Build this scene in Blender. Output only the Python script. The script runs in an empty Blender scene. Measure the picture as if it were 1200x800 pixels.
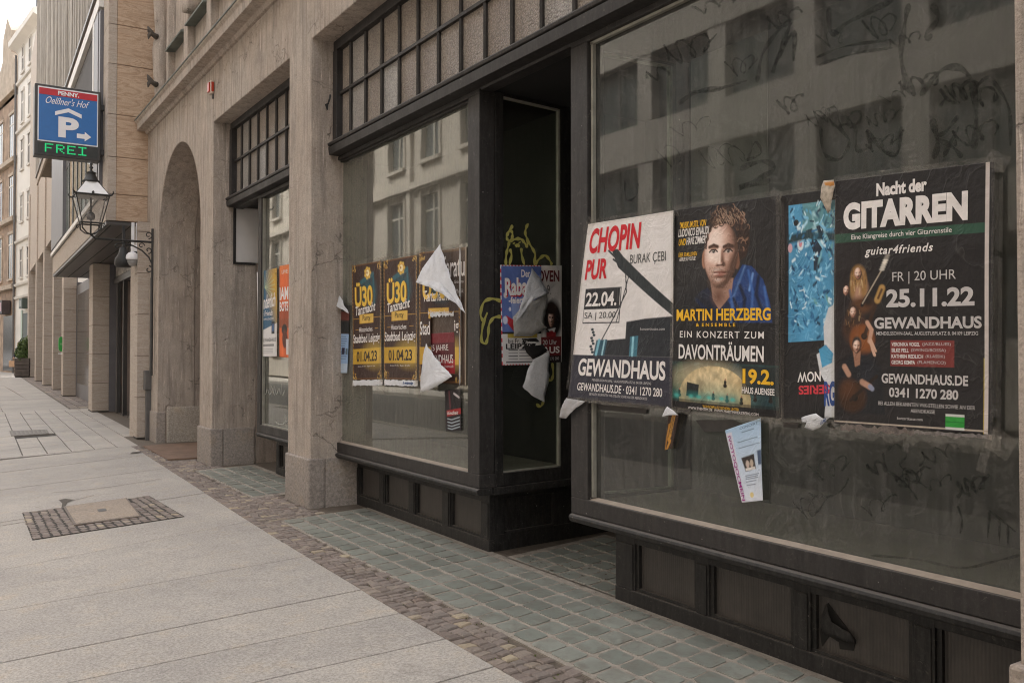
import bpy, bmesh, math, random
import numpy as np
from mathutils import Vector, Matrix
random.seed(7); RNG = np.random.default_rng(7)
S = bpy.context.scene
C = S.collection

# ------------------------------------------------------------------ camera, sky, sun, exposure
F = 1030.0; TH = math.atan(668/F); PT = math.radians(1.0); CYP = 410.5-F*math.tan(PT); HC = 1.32
cam = bpy.data.cameras.new('camera'); co = bpy.data.objects.new('camera', cam); C.objects.link(co)
cam.sensor_width = 36; cam.lens = F/1200*36; cam.shift_y = (CYP-400)/1200
cam.clip_start = .05; cam.clip_end = 2000
co.location = (0, 0, HC); co.rotation_euler = (math.pi/2+PT, 0, -TH)
S.camera = co
W = bpy.data.worlds.new('World'); S.world = W; W.use_nodes = True
wn = W.node_tree.nodes; wl = W.node_tree.links
SUN_EL, SUN_AZ = 55, 62
sky = wn.new('ShaderNodeTexSky'); sky.sky_type = 'NISHITA'; sky.sun_disc = False
sky.sun_elevation = math.radians(SUN_EL); sky.sun_rotation = math.radians(SUN_AZ)
sky.air_density = 1.0; sky.dust_density = 5.0; sky.ozone_density = .6
hsv = wn.new('ShaderNodeHueSaturation'); hsv.inputs['Saturation'].default_value = .22
mixc = wn.new('ShaderNodeMix'); mixc.data_type = 'RGBA'; mixc.blend_type = 'MULTIPLY'
mixc.inputs[0].default_value = 1.0; mixc.inputs[7].default_value = (1.0, .975, .95, 1)
wl.new(sky.outputs[0], hsv.inputs['Color']); wl.new(hsv.outputs[0], mixc.inputs[6])
bg = wn['Background']; wl.new(mixc.outputs[2], bg.inputs[0]); bg.inputs[1].default_value = .15
sd = bpy.data.lights.new('sun', 'SUN'); sd.energy = 1.5; sd.angle = math.radians(14); sd.color = (1, .96, .91)
so = bpy.data.objects.new('sun', sd); C.objects.link(so)
az, el = math.radians(SUN_AZ), math.radians(SUN_EL)
sdir = Vector((math.sin(az)*math.cos(el), math.cos(az)*math.cos(el), math.sin(el)))
so.rotation_euler = sdir.to_track_quat('Z', 'Y').to_euler()
vs = S.view_settings; vs.view_transform = 'Standard'; vs.look = 'None'; vs.exposure = 2.28; vs.gamma = 1.0
vs.use_curve_mapping = False
S.cycles.filter_width = 1.1; S.cycles.use_denoising = True; S.cycles.denoising_input_passes = 'RGB_ALBEDO_NORMAL'; S.cycles.denoising_prefilter = 'ACCURATE'; S.cycles.use_adaptive_sampling = False
S.cycles.max_bounces = 8; S.cycles.diffuse_bounces = 4; S.cycles.glossy_bounces = 3; S.cycles.sample_clamp_indirect = 4; S.cycles.caustics_reflective = False

# ------------------------------------------------------------------ photo measurement -> world
def ray(x, y):
    a = (x-600)/F; b = (CYP-y)/F
    cp, sp = math.cos(PT), math.sin(PT)
    fw = cp-b*sp; up = sp+b*cp
    return Vector((fw*math.sin(TH)+a*math.cos(TH), fw*math.cos(TH)-a*math.sin(TH), up))
CAM = Vector((0, 0, HC))
def atp(x, y, p, n):
    r = ray(x, y); p = Vector(p); n = Vector(n)
    return CAM + r*((p-CAM).dot(n)/r.dot(n))
def PX(x, y, X): return atp(x, y, (X, 0, 0), (1, 0, 0))
def PY(x, y, Y): return atp(x, y, (0, Y, 0), (0, 1, 0))
def PG(x, y, Z=0.): return atp(x, y, (0, 0, Z), (0, 0, 1))
SLOPE = .025
def zs(X): return -SLOPE*max(0., 2.0-X)
def PS(x, y): return atp(x, y, (2, 0, 0), (-SLOPE, 0, 1))

# ------------------------------------------------------------------ colours and materials
def lin(c):
    return tuple(((v/12.92) if v <= .04045 else ((v+.055)/1.055)**2.4) for v in c)
def hexc(h):
    return lin(tuple(int(h[i:i+2], 16)/255 for i in (0, 2, 4)))
class NT:
    def __init__(s, name):
        s.m = bpy.data.materials.new(name); s.m.use_nodes = True
        s.t = s.m.node_tree; s.n = s.t.nodes; s.l = s.t.links
        s.b = s.n['Principled BSDF']; s.out = s.n['Material Output']
    def new(s, t, **k):
        o = s.n.new('ShaderNode'+t)
        for a, v in k.items(): setattr(o, a, v)
        return o
    def coord(s, scale=(1, 1, 1), rot=(0, 0, 0)):
        g = s.new('NewGeometry'); mp = s.new('Mapping')
        mp.inputs['Scale'].default_value = scale; mp.inputs['Rotation'].default_value = rot
        s.l.new(g.outputs['Position'], mp.inputs['Vector']); return mp.outputs[0]
    def noise(s, scale, detail=4, rough=.6, vec=None, sc=(1, 1, 1), dist=0):
        n = s.new('TexNoise'); n.inputs['Scale'].default_value = scale; n.inputs['Detail'].default_value = detail
        n.inputs['Roughness'].default_value = rough; n.inputs['Distortion'].default_value = dist
        s.l.new(vec or s.coord(sc), n.inputs['Vector']); return n.outputs['Fac']
    def vor(s, scale, sc=(1, 1, 1), feature='F1', out='Distance'):
        n = s.new('TexVoronoi', feature=feature); n.inputs['Scale'].default_value = scale
        s.l.new(s.coord(sc), n.inputs['Vector']); return n.outputs[out]
    def ramp(s, fac, stops, interp='LINEAR'):
        r = s.new('ValToRGB'); r.color_ramp.interpolation = interp; e = r.color_ramp.elements
        while len(e) < len(stops): e.new(.5)
        for i, (p, c) in enumerate(stops):
            e[i].position = p; c = (c, c, c) if isinstance(c, (int, float)) else c
            e[i].color = (*c[:3], 1)
        s.l.new(fac, r.inputs[0]); return r.outputs[0]
    def mix(s, fac, a, b, bt='MIX'):
        m = s.new('Mix'); m.data_type = 'RGBA'; m.blend_type = bt
        for i, v in ((0, fac), (6, a), (7, b)):
            if hasattr(v, 'links'): s.l.new(v, m.inputs[i])
            elif i == 0: m.inputs[0].default_value = v
            else: m.inputs[i].default_value = (*v[:3], 1)
        return m.outputs[2]
    def math(s, op, a, b=0.):
        m = s.new('Math', operation=op)
        for i, v in ((0, a), (1, b)):
            if hasattr(v, 'links'): s.l.new(v, m.inputs[i])
            else: m.inputs[i].default_value = v
        return m.outputs[0]
    def set(s, **k):
        for a, v in k.items():
            a = {'base': 'Base Color', 'rough': 'Roughness', 'metal': 'Metallic', 'spec': 'Specular IOR Level'}.get(a, a)
            i = s.b.inputs[a]
            if hasattr(v, 'links'): s.l.new(v, i)
            else: i.default_value = (*v, 1) if isinstance(v, tuple) and len(v) == 3 else v
        return s
    def bump(s, h, strength=.3, dist=.01, prev=None):
        b = s.new('Bump'); b.inputs['Strength'].default_value = strength; b.inputs['Distance'].default_value = dist
        s.l.new(h, b.inputs['Height'])
        if prev: s.l.new(prev, b.inputs['Normal'])
        s.l.new(b.outputs[0], s.b.inputs['Normal']); return b.outputs[0]
    def island(s):
        g = s.new('NewGeometry'); return g.outputs['Random Per Island']

def m_plain(name, c, rough=.6, metal=0., var=.12, scale=14):
    t = NT(name); n = t.noise(scale, 5)
    lo = tuple(v*(1-var) for v in c); hi = tuple(min(1, v*(1+var)) for v in c)
    t.set(base=t.ramp(n, [(.3, lo), (.7, hi)]), rough=rough, metal=metal); return t.m

def m_render_stone(name, base, streak=True, grain=1.0, pit=True):
    t = NT(name)
    big = t.noise(1.0, 6, .7); mid = t.noise(4.2, 7, .74); fine = t.noise(75, 4, .8); gr = t.noise(170, 2, .8)
    st = t.noise(5, 5, .7, sc=(3, 3, .2))
    mul = lambda k: tuple(min(1, v*k) for v in base)
    rose = (base[0]*1.0, base[1]*.94, base[2]*.90); pale = (base[0]*1.22, base[1]*1.26, base[2]*1.30)
    c = t.ramp(big, [(.28, mul(.78)), (.45, rose), (.56, base), (.74, pale)])
    c = t.mix(.5, c, t.ramp(mid, [(.3, mul(.58)), (.46, mul(.95)), (.56, mul(1.08)), (.70, mul(1.38))]))
    if streak:
        c = t.mix(t.ramp(st, [(.48, 0.), (.64, .65)]), c, mul(.55))
        st2 = t.noise(12, 5, .75, sc=(4, 4, .22))
        c = t.mix(t.ramp(st2, [(.58, 0.), (.66, .75)]), c, mul(1.6))
    c = t.mix(.6, c, t.ramp(fine, [(.30, .5), (.48, .97), (.58, 1.08), (.72, 1.5)]), 'MULTIPLY')
    # hairline cracks here and there
    n = t.noise(2.2, 4, .6); v = t.new('TexVoronoi', feature='DISTANCE_TO_EDGE'); v.inputs['Scale'].default_value = 2.6
    cv = t.new('VectorMath', operation='ADD'); g = t.new('NewGeometry'); nz = t.new('TexNoise'); nz.inputs['Scale'].default_value = 5; nz.inputs['Detail'].default_value = 5
    t.l.new(g.outputs['Position'], nz.inputs['Vector']); sc = t.new('VectorMath', operation='SCALE'); sc.inputs['Scale'].default_value = .35
    t.l.new(nz.outputs['Color'], sc.inputs[0]); t.l.new(g.outputs['Position'], cv.inputs[0]); t.l.new(sc.outputs[0], cv.inputs[1]); t.l.new(cv.outputs[0], v.inputs['Vector'])
    crack = t.math('MULTIPLY', t.ramp(v.outputs['Distance'], [(.0, 1.), (.012, 0.)]), t.ramp(n, [(.52, 0.), (.60, 1.)]))
    c = t.mix(t.math('MULTIPLY', crack, .75), c, mul(.3))
    # a few old drill holes and chips
    hv = t.ramp(t.vor(3.2), [(.0, 1.), (.022, 1.), (.03, 0.)]); c = t.mix(t.math('MULTIPLY', hv, .8), c, mul(.25))
    t.set(base=c, rough=.92, spec=.2)
    h = t.math('ADD', t.math('MULTIPLY', fine, .8), t.math('ADD', t.math('MULTIPLY', mid, .8), t.math('MULTIPLY', gr, .35)))
    h = t.math('SUBTRACT', h, t.math('ADD', crack, t.math('MULTIPLY', hv, .8)))
    t.bump(h, .8*grain, .014); return t.m

def m_granite(name, base, rnd=True, scale=260):
    t = NT(name)
    sp = t.noise(scale, 2, .8); sp2 = t.noise(scale*.45, 2, .6); big = t.noise(.9, 4, .6); blot = t.noise(5, 5, .7)
    c = t.ramp(sp, [(.30, tuple(v*.62 for v in base)), (.48, tuple(v*.97 for v in base)), (.56, tuple(min(1, v*1.05) for v in base)), (.70, tuple(min(1, v*1.45) for v in base))])
    c = t.mix(.4, c, t.ramp(sp2, [(.35, tuple(v*.55 for v in base)), (.64, tuple(min(1, v*1.45) for v in base))]))
    c = t.mix(.8, c, t.ramp(big, [(.3, (.84, .83, .82)), (.7, (1.12, 1.1, 1.06))]), 'MULTIPLY')
    c = t.mix(.5, c, t.ramp(blot, [(.3, (.80, .78, .76)), (.45, (.97, .97, .98)), (.56, (1.03, 1.02, 1.0)), (.66, (1.14, 1.04, .90))]), 'MULTIPLY')
    if rnd:
        c = t.mix(.9, c, t.ramp(t.island(), [(0, (.94, .94, .945)), (.5, (1, 1, 1)), (1, (1.05, 1.045, 1.035))]), 'MULTIPLY')
    gum = t.ramp(t.vor(1.7), [(.0, 1.), (.016, 1.), (.022, 0.)]); c = t.mix(t.math('MULTIPLY', gum, .5), c, tuple(v*.3 for v in base))
    st = t.noise(1.6, 6, .75, dist=1.2); c = t.mix(t.ramp(st, [(.58, 0.), (.70, .35)]), c, tuple(v*.62 for v in base))
    t.set(base=c, rough=.8, spec=.3); t.bump(sp, .22, .004); return t.m

def m_sandstone(name, base, joints=True, vein=1.0):
    t = NT(name)
    wav = t.noise(1.5, 3, .5, sc=(.7, .7, 4.5), dist=1.0); w2 = t.noise(5, 5, .7, sc=(.5, .5, 7), dist=.8); fine = t.noise(70, 3, .7)
    m = lambda a, b, c: (min(1, base[0]*a), min(1, base[1]*b), min(1, base[2]*c))
    c = t.ramp(wav, [(.28, m(.80, .76, .72)), (.38, m(1.06, 1.05, 1.04)), (.43, m(.62, .50, .40)), (.455, m(1.12, 1.12, 1.12)), (.50, m(1.0, .95, .9)),
                     (.53, m(.58, .45, .35)), (.55, m(1.1, 1.08, 1.06)), (.60, m(.92, .85, .78)), (.63, m(.56, .44, .34)), (.66, m(1.12, 1.12, 1.12)), (.78, m(1.2, 1.18, 1.16))])
    c = t.mix(1-.75*vein, c, base)
    c = t.mix(.3, c, t.ramp(w2, [(.35, m(.7, .66, .62)), (.65, m(1.2, 1.2, 1.2))]))
    c = t.mix(.35, c, t.ramp(fine, [(.3, .6), (.7, 1.3)]), 'MULTIPLY')
    t.set(base=c, rough=.85, spec=.3)
    t.bump(t.math('ADD', t.math('MULTIPLY', fine, .4), w2), .2, .004); return t.m

def m_frame(name, base, dust=.5):
    t = NT(name)
    n = t.noise(5, 6, .7); f = t.noise(60, 4, .7); st = t.noise(14, 5, .7, sc=(2.5, 2.5, .5)); sp = t.vor(8)
    c = t.ramp(n, [(.3, tuple(v*.75 for v in base)), (.7, tuple(v*1.3 for v in base))])
    dc = (.12, .112, .104)
    c = t.mix(t.math('MULTIPLY', t.ramp(st, [(.42, 0.), (.72, 1.)]), dust*.6), c, dc)
    c = t.mix(t.math('MULTIPLY', t.ramp(f, [(.5, 0.), (.8, 1.)]), dust*.55), c, dc)
    c = t.mix(t.ramp(sp, [(.030, .8), (.042, 0.)]), c, (.3, .28, .25))
    pe = t.noise(23, 6, .8, dist=1.5); c = t.mix(t.ramp(pe, [(.60, 0.), (.63, .6)]), c, (.10, .088, .078)); sp2 = t.vor(14); c = t.mix(t.ramp(sp2, [(.03, .6), (.05, 0.)]), c, (.32, .3, .28))
    ru = t.noise(8, 5, .8, sc=(3, 3, .3)); c = t.mix(t.ramp(ru, [(.60, 0.), (.75, .35)]), c, (.07, .042, .03))
    # dust settled on upward faces
    g = t.new('NewGeometry'); sx = t.new('SeparateXYZ'); t.l.new(g.outputs['Normal'], sx.inputs[0])
    c = t.mix(t.math('MULTIPLY', t.ramp(sx.outputs[2], [(.5, 0.), (.95, 1.)]), .55), c, (.19, .17, .15))
    t.set(base=c, rough=t.ramp(n, [(.3, .45), (.7, .7)]), spec=.35)
    t.bump(t.math('ADD', f, n), .25, .003); return t.m

def m_pane(name, dust_c=(.27, .26, .225), d0=.07, d1=.3, refl=.07, grime=1.0):
    """window glass: fresnel reflection over clear glass, under a film of dust and wiped smears"""
    t = NT(name); t.n.remove(t.b)
    lw = t.new('LayerWeight'); lw.inputs[0].default_value = .5
    fac = t.math('ADD', t.math('MULTIPLY', t.math('POWER', lw.outputs['Facing'], 3.2), .95), refl)
    wob = t.noise(1.1, 2, .5)
    bp = t.new('Bump'); bp.inputs['Strength'].default_value = .05; bp.inputs['Distance'].default_value = .016; t.l.new(wob, bp.inputs['Height'])
    gl = t.new('BsdfGlossy'); gl.inputs['Roughness'].default_value = .02; gl.inputs['Color'].default_value = (.97, 1, .97, 1)
    t.l.new(bp.outputs[0], gl.inputs['Normal'])
    tr = t.new('BsdfTransparent'); tr.inputs[0].default_value = (.86, .9, .86, 1)
    mx = t.new('MixShader'); t.l.new(fac, mx.inputs[0]); t.l.new(tr.outputs[0], mx.inputs[1]); t.l.new(gl.outputs[0], mx.inputs[2])
    df = t.new('BsdfDiffuse'); df.inputs[0].default_value = (*dust_c, 1)
    st = t.noise(10, 5, .65, sc=(3, 3, .18)); cl = t.noise(2.2, 6, .65, dist=.7); sm = t.noise(4, 6, .75, dist=2.5); fn = t.noise(70, 3, .6)
    d = t.math('MULTIPLY', t.ramp(st, [(.4, .1), (.75, 1.)]), t.ramp(cl, [(.25, .3), (.75, 1.)]))
    d = t.math('ADD', d, t.math('MULTIPLY', t.ramp(sm, [(.5, 0.), (.56, .6), (.62, 0.)]), .5*grime))
    d = t.math('MULTIPLY', d, t.ramp(fn, [(.3, .8), (.7, 1.2)]))
    d = t.math('ADD', t.math('MULTIPLY', d, d1), d0)
    m2 = t.new('MixShader'); t.l.new(d, m2.inputs[0]); t.l.new(mx.outputs[0], m2.inputs[1]); t.l.new(df.outputs[0], m2.inputs[2])
    # only the outer face carries the film; the inner face is clear glass
    g = t.new('NewGeometry'); m3 = t.new('MixShader'); t.l.new(g.outputs['Backfacing'], m3.inputs[0])
    t.l.new(m2.outputs[0], m3.inputs[1]); t.l.new(tr.outputs[0], m3.inputs[2])
    t.l.new(m3.outputs[0], t.out.inputs['Surface']); return t.m

def m_obscure(name):
    t = NT(name)
    v = t.noise(120, 2, .6); big = t.noise(1.6, 3, .5); st = t.noise(8, 4, .6, sc=(3, 3, .4))
    c = t.ramp(t.island(), [(0, (.30, .245, .20)), (.5, (.34, .285, .235)), (.85, (.37, .32, .275)), (1, (.43, .41, .385))])
    c = t.mix(.5, c, t.ramp(big, [(.3, .75), (.7, 1.2)]), 'MULTIPLY')
    c = t.mix(.4, c, t.ramp(st, [(.35, .7), (.65, 1.15)]), 'MULTIPLY')
    pb = t.vor(75); c = t.mix(.7, c, t.ramp(pb, [(.1, 1.5), (.4, 1.0), (.7, .6)]), 'MULTIPLY'); sp = t.noise(60, 3, .8); c = t.mix(t.ramp(sp, [(.60, 0.), (.72, .6)]), c, (.55, .5, .45))  # sparkle and relief of the pebbles painted into the colour
    t.set(base=c, rough=.28, spec=.6); t.bump(t.math('ADD', v, pb), .9, .012); return t.m

def m_paper(name, rough=.45, wr=.5, coat=.25):
    t = NT(name); a = t.new('VertexColor'); a.layer_name = 'print'
    n1 = t.noise(9, 4, .55, dist=.6); n2 = t.noise(30, 4, .6, sc=(1, 1, .4)); cr = t.noise(3.2, 3, .6, dist=1.5)
    c = t.mix(.10, a.outputs[0], t.ramp(n2, [(.3, .75), (.7, 1.25)]), 'MULTIPLY')
    # fold lines where the ink has rubbed off
    c = t.mix(t.ramp(cr, [(.495, 0.), (.5, .07), (.505, 0.)]), c, (.45, .43, .40))
    t.set(base=c, rough=rough, spec=.3); t.b.inputs['Coat Weight'].default_value = coat; t.b.inputs['Coat Roughness'].default_value = .18
    fold = t.ramp(cr, [(.47, 0.), (.5, 1.), (.53, 0.)])
    h = t.math('ADD', n1, t.math('ADD', t.math('MULTIPLY', n2, .3), t.math('MULTIPLY', fold, .12)))
    t.bump(h, wr, .03); return t.m
_ink = {}
def m_ink(c, rough=.5):
    k = tuple(round(v, 3) for v in c)
    if k not in _ink:
        t = NT('printing_ink'); n2 = t.noise(30, 4, .6, sc=(1, 1, .4)); n1 = t.noise(9, 4, .55, dist=.6)
        t.set(base=t.mix(.2, k, t.ramp(n2, [(.3, .75), (.7, 1.2)]), 'MULTIPLY'), rough=rough, spec=.3); t.bump(n1, .4, .03)
        _ink[k] = t.m
    return _ink[k]
def m_tape():
    t = NT('clear_tape'); t.n.remove(t.b)
    n = t.noise(40, 4, .7, sc=(1, 1, 1)); cr = t.noise(14, 5, .7, dist=2)
    df = t.new('BsdfDiffuse'); df.inputs[0].default_value = (.52, .47, .42, 1)
    gl = t.new('BsdfGlossy'); gl.inputs['Roughness'].default_value = .16
    tr = t.new('BsdfTransparent'); tr.inputs[0].default_value = (.95, .94, .92, 1)
    b = t.new('Bump'); b.inputs['Strength'].default_value = .8; b.inputs['Distance'].default_value = .02
    t.l.new(n, b.inputs['Height']); t.l.new(b.outputs[0], gl.inputs['Normal'])
    m1 = t.new('MixShader'); m1.inputs[0].default_value = .22; t.l.new(df.outputs[0], m1.inputs[1]); t.l.new(gl.outputs[0], m1.inputs[2])
    m2 = t.new('MixShader'); t.l.new(t.ramp(cr, [(.38, .01), (.5, .13), (.54, .03), (.66, .15), (.76, .38)]), m2.inputs[0])
    t.l.new(tr.outputs[0], m2.inputs[1]); t.l.new(m1.outputs[0], m2.inputs[2]); t.l.new(m2.outputs[0], t.out.inputs['Surface']); return t.m
def m_emit(name, c, s):
    t = NT(name); t.b.inputs['Emission Color'].default_value = (*c, 1); t.b.inputs['Emission Strength'].default_value = s
    t.set(base=tuple(v*.3 for v in c)); return t.m
def m_setts(name):
    t = NT(name); n = t.noise(70, 4, .7); i = t.island(); b = t.noise(1.2, 3)
    c = t.ramp(i, [(0, (.165, .132, .112)), (.25, (.215, .172, .146)), (.5, (.245, .20, .172)), (.7, (.195, .163, .142)), (.9, (.27, .222, .182)), (.975, (.40, .33, .23)), (1, (.19, .14, .12))])
    c = t.mix(.6, c, t.ramp(n, [(.3, .7), (.7, 1.3)]), 'MULTIPLY')
    c = t.mix(.5, c, t.ramp(b, [(.3, .8), (.7, 1.25)]), 'MULTIPLY')
    t.set(base=c, rough=.75); t.bump(n, .4, .004); return t.m
def m_prism(name):
    t = NT(name); n = t.noise(30, 5, .7); i = t.island(); b = t.noise(1.7, 4, .6)
    c = t.ramp(i, [(0, (.215, .24, .21)), (.5, (.265, .29, .255)), (1, (.31, .325, .285))])
    c = t.mix(t.ramp(n, [(.35, 0.), (.75, .65)]), c, (.27, .25, .215))
    c = t.mix(.7, c, t.ramp(b, [(.3, .72), (.7, 1.25)]), 'MULTIPLY')
    gr = t.noise(9, 7, .8, dist=1.); c = t.mix(t.ramp(gr, [(.46, 0.), (.62, .55)]), c, (.17, .145, .12)); sc_ = t.noise(45, 4, .8, sc=(1, .25, 1)); c = t.mix(t.ramp(sc_, [(.62, 0.), (.72, .4)]), c, (.36, .345, .31))
    t.set(base=c, rough=.32, spec=.5); t.bump(n, .2, .003); return t.m
def m_concrete(name, base, sc=20):
    t = NT(name); n = t.noise(sc, 6, .7); f = t.noise(150, 3, .7); b = t.noise(1.3, 4)
    c = t.ramp(n, [(.3, tuple(v*.72 for v in base)), (.7, tuple(min(1, v*1.2) for v in base))])
    c = t.mix(.6, c, t.ramp(f, [(.3, .65), (.7, 1.3)]), 'MULTIPLY')
    c = t.mix(.6, c, t.ramp(b, [(.3, .8), (.7, 1.15)]), 'MULTIPLY')
    t.set(base=c, rough=.9); t.bump(f, .35, .004); return t.m
def m_ribbed(name, base, rough=.55):
    """flat sheet with fine vertical fluting"""
    t = NT(name)
    w = t.new('TexWave', wave_type='BANDS', bands_direction='Y'); w.inputs['Scale'].default_value = 22; w.inputs['Distortion'].default_value = .25
    w.inputs['Detail'].default_value = 2; t.l.new(t.coord(), w.inputs['Vector'])
    n = t.noise(6, 6, .7); st = t.noise(20, 5, .7, sc=(3, 3, .25))
    c = t.ramp(n, [(.3, tuple(v*.75 for v in base)), (.7, tuple(v*1.25 for v in base))])
    c = t.mix(.5, c, t.ramp(st, [(.35, .7), (.7, 1.35)]), 'MULTIPLY')
    c = t.mix(.35, c, t.ramp(w.outputs['Fac'], [(.2, .7), (.8, 1.15)]), 'MULTIPLY')
    t.set(base=c, rough=rough); t.bump(w.outputs['Fac'], .35, .003); return t.m

M = {}
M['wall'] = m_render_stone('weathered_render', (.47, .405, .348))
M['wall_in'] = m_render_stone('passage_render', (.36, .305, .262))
M['plinth'] = m_granite('plinth_granite', (.31, .275, .25), rnd=False, scale=85)
M['plinth_pale'] = m_granite('pale_plinth_block', (.40, .36, .315), rnd=False, scale=120)
M['slab'] = m_granite('pavement_granite', (.395, .368, .338), scale=170)
M['paver'] = m_granite('driveway_granite', (.42, .392, .362), scale=150)
M['mortar'] = m_concrete('joint_sand', (.05, .043, .036))
M['grout'] = m_concrete('tile_grout', (.33, .288, .24))
M['bed'] = m_concrete('sett_bed', (.135, .108, .082))
M['setts'] = m_setts('porphyry_setts')
M['prism'] = m_prism('pavement_glass')
M['rust'] = m_concrete('rusty_threshold', (.20, .125, .085), 6)
M['asphalt'] = m_concrete('asphalt', (.06, .058, .055))
M['frame'] = m_frame('painted_iron', (.022, .0195, .0185), .32)
M['frame_low'] = m_frame('dusty_iron', (.012, .011, .0105), .38)
M['bar'] = m_frame('glazing_bar', (.022, .019, .017), .3)
M['bead'] = m_plain('glazing_bead', (.27, .26, .22), .5, 0, .2)
M['sill_dust'] = m_plain('dusty_ledge', (.34, .28, .225), .8, 0, .15)
M['kick'] = m_ribbed('fluted_kick_sheet', (.060, .0525, .047))
M['pane_r'] = m_pane('dusty_window_glass', (.205, .197, .183), .11, .30, .05, 1.6)
M['pane_l'] = m_pane('streaked_window_glass', (.255, .245, .212), .22, .34, .07, .9)
M['pane_e'] = m_pane('entrance_window_glass', (.14, .13, .12), .03, .14, .01, .8)
M['pane_b'] = m_pane('plain_window_glass', (.2, .2, .2), .02, .05, .10, 0)
M['obscure'] = m_obscure('pebbled_glass')
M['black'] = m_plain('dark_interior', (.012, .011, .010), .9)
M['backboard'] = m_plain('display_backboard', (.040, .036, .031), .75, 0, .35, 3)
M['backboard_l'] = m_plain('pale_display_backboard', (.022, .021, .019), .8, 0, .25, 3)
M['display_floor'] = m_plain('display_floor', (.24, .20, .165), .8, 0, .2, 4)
M['white_wall'] = m_plain('white_plaster', (.62, .59, .57), .9, 0, .06, 4)
M['sand'] = m_sandstone('veined_sandstone', (.50, .375, .275))
M['sand_pale'] = m_sandstone('pale_sandstone', (.46, .40, .345), vein=.45)
M['sand_joint'] = m_plain('stone_joint', (.16, .115, .085), .9)
M['clad'] = m_plain('ribbed_cladding', (.37, .335, .29), .75, 0, .18, 3)
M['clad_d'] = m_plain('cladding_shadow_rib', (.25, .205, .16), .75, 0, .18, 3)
M['white_frame'] = m_plain('white_window_frame', (.72, .69, .65), .5, 0, .05)
M['grey_metal'] = m_plain('grey_coated_metal', (.135, .128, .135), .45, 0, .12, 3)
M['dark_metal'] = m_plain('dark_coated_metal', (.042, .039, .038), .42, 0, .2, 3)
M['soffit'] = m_plain('dark_canopy_soffit', (.075, .066, .060), .38, 0, .2, 3)
M['iron'] = m_plain('wrought_iron', (.034, .033, .032), .5, .3, .25, 30)
M['conduit'] = m_plain('grey_conduit', (.10, .094, .09), .55, 0, .15, 9)
M['copper'] = m_plain('patinated_flashing', (.15, .165, .145), .7, 0, .3, 5)
M['white_b'] = m_plain('white_stucco', (.66, .62, .56), .9, 0, .06, 1)
M['white_trim'] = m_plain('white_stucco_trim', (.55, .51, .455), .9, 0, .08, 1)
M['brickw'] = m_plain('brown_brickwork', (.30, .21, .145), .9, 0, .35, 2)
M['brick_trim'] = m_plain('buff_stone_trim', (.42, .34, .26), .9, 0, .2, 2)
M['roof'] = m_plain('slate_roof', (.16, .165, .175), .8, 0, .2, 3)
M['dark_glass'] = m_plain('dark_glass', (.030, .034, .036), .12, 0, .3, 1)
M['office_glass'] = m_plain('office_glass', (.085, .095, .095), .25, 0, .4, .8)
M['office'] = m_plain('office_cladding', (.38, .345, .305), .85, 0, .1, .6)
M['cream'] = m_plain('cream_render', (.46, .41, .35), .9, 0, .06, .6)
M['tape'] = m_tape()
M['paper'] = m_paper('printed_paper', .6, .35, .03)
M['foil'] = m_paper('laminated_paper', .48, .36, .14)
def m_back(name, base, stain):
    t = NT(name); cr = t.noise(13, 5, .7, dist=2.5); n = t.noise(30, 5, .7); b = t.noise(9, 4, .6)
    c = t.mix(t.ramp(n, [(.5, 0.), (.7, stain)]), base, (.42, .37, .31)); c = t.mix(t.ramp(cr, [(.485, 0.), (.5, .35), (.515, 0.)]), c, (.36, .34, .33))
    c = t.mix(.35, c, t.ramp(b, [(.3, .78), (.7, 1.1)]), 'MULTIPLY')
    t.set(base=c, rough=.8, spec=.2); t.bump(t.math('ADD', t.ramp(cr, [(.44, 0.), (.5, 1.), (.56, 0.)]), n), .5, .012); return t.m
M['paper_back'] = m_back('blank_paper_back', (.76, .765, .79), .15)
M['paper_grey'] = m_back('crumpled_paper_back', (.58, .57, .56), .5)

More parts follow.
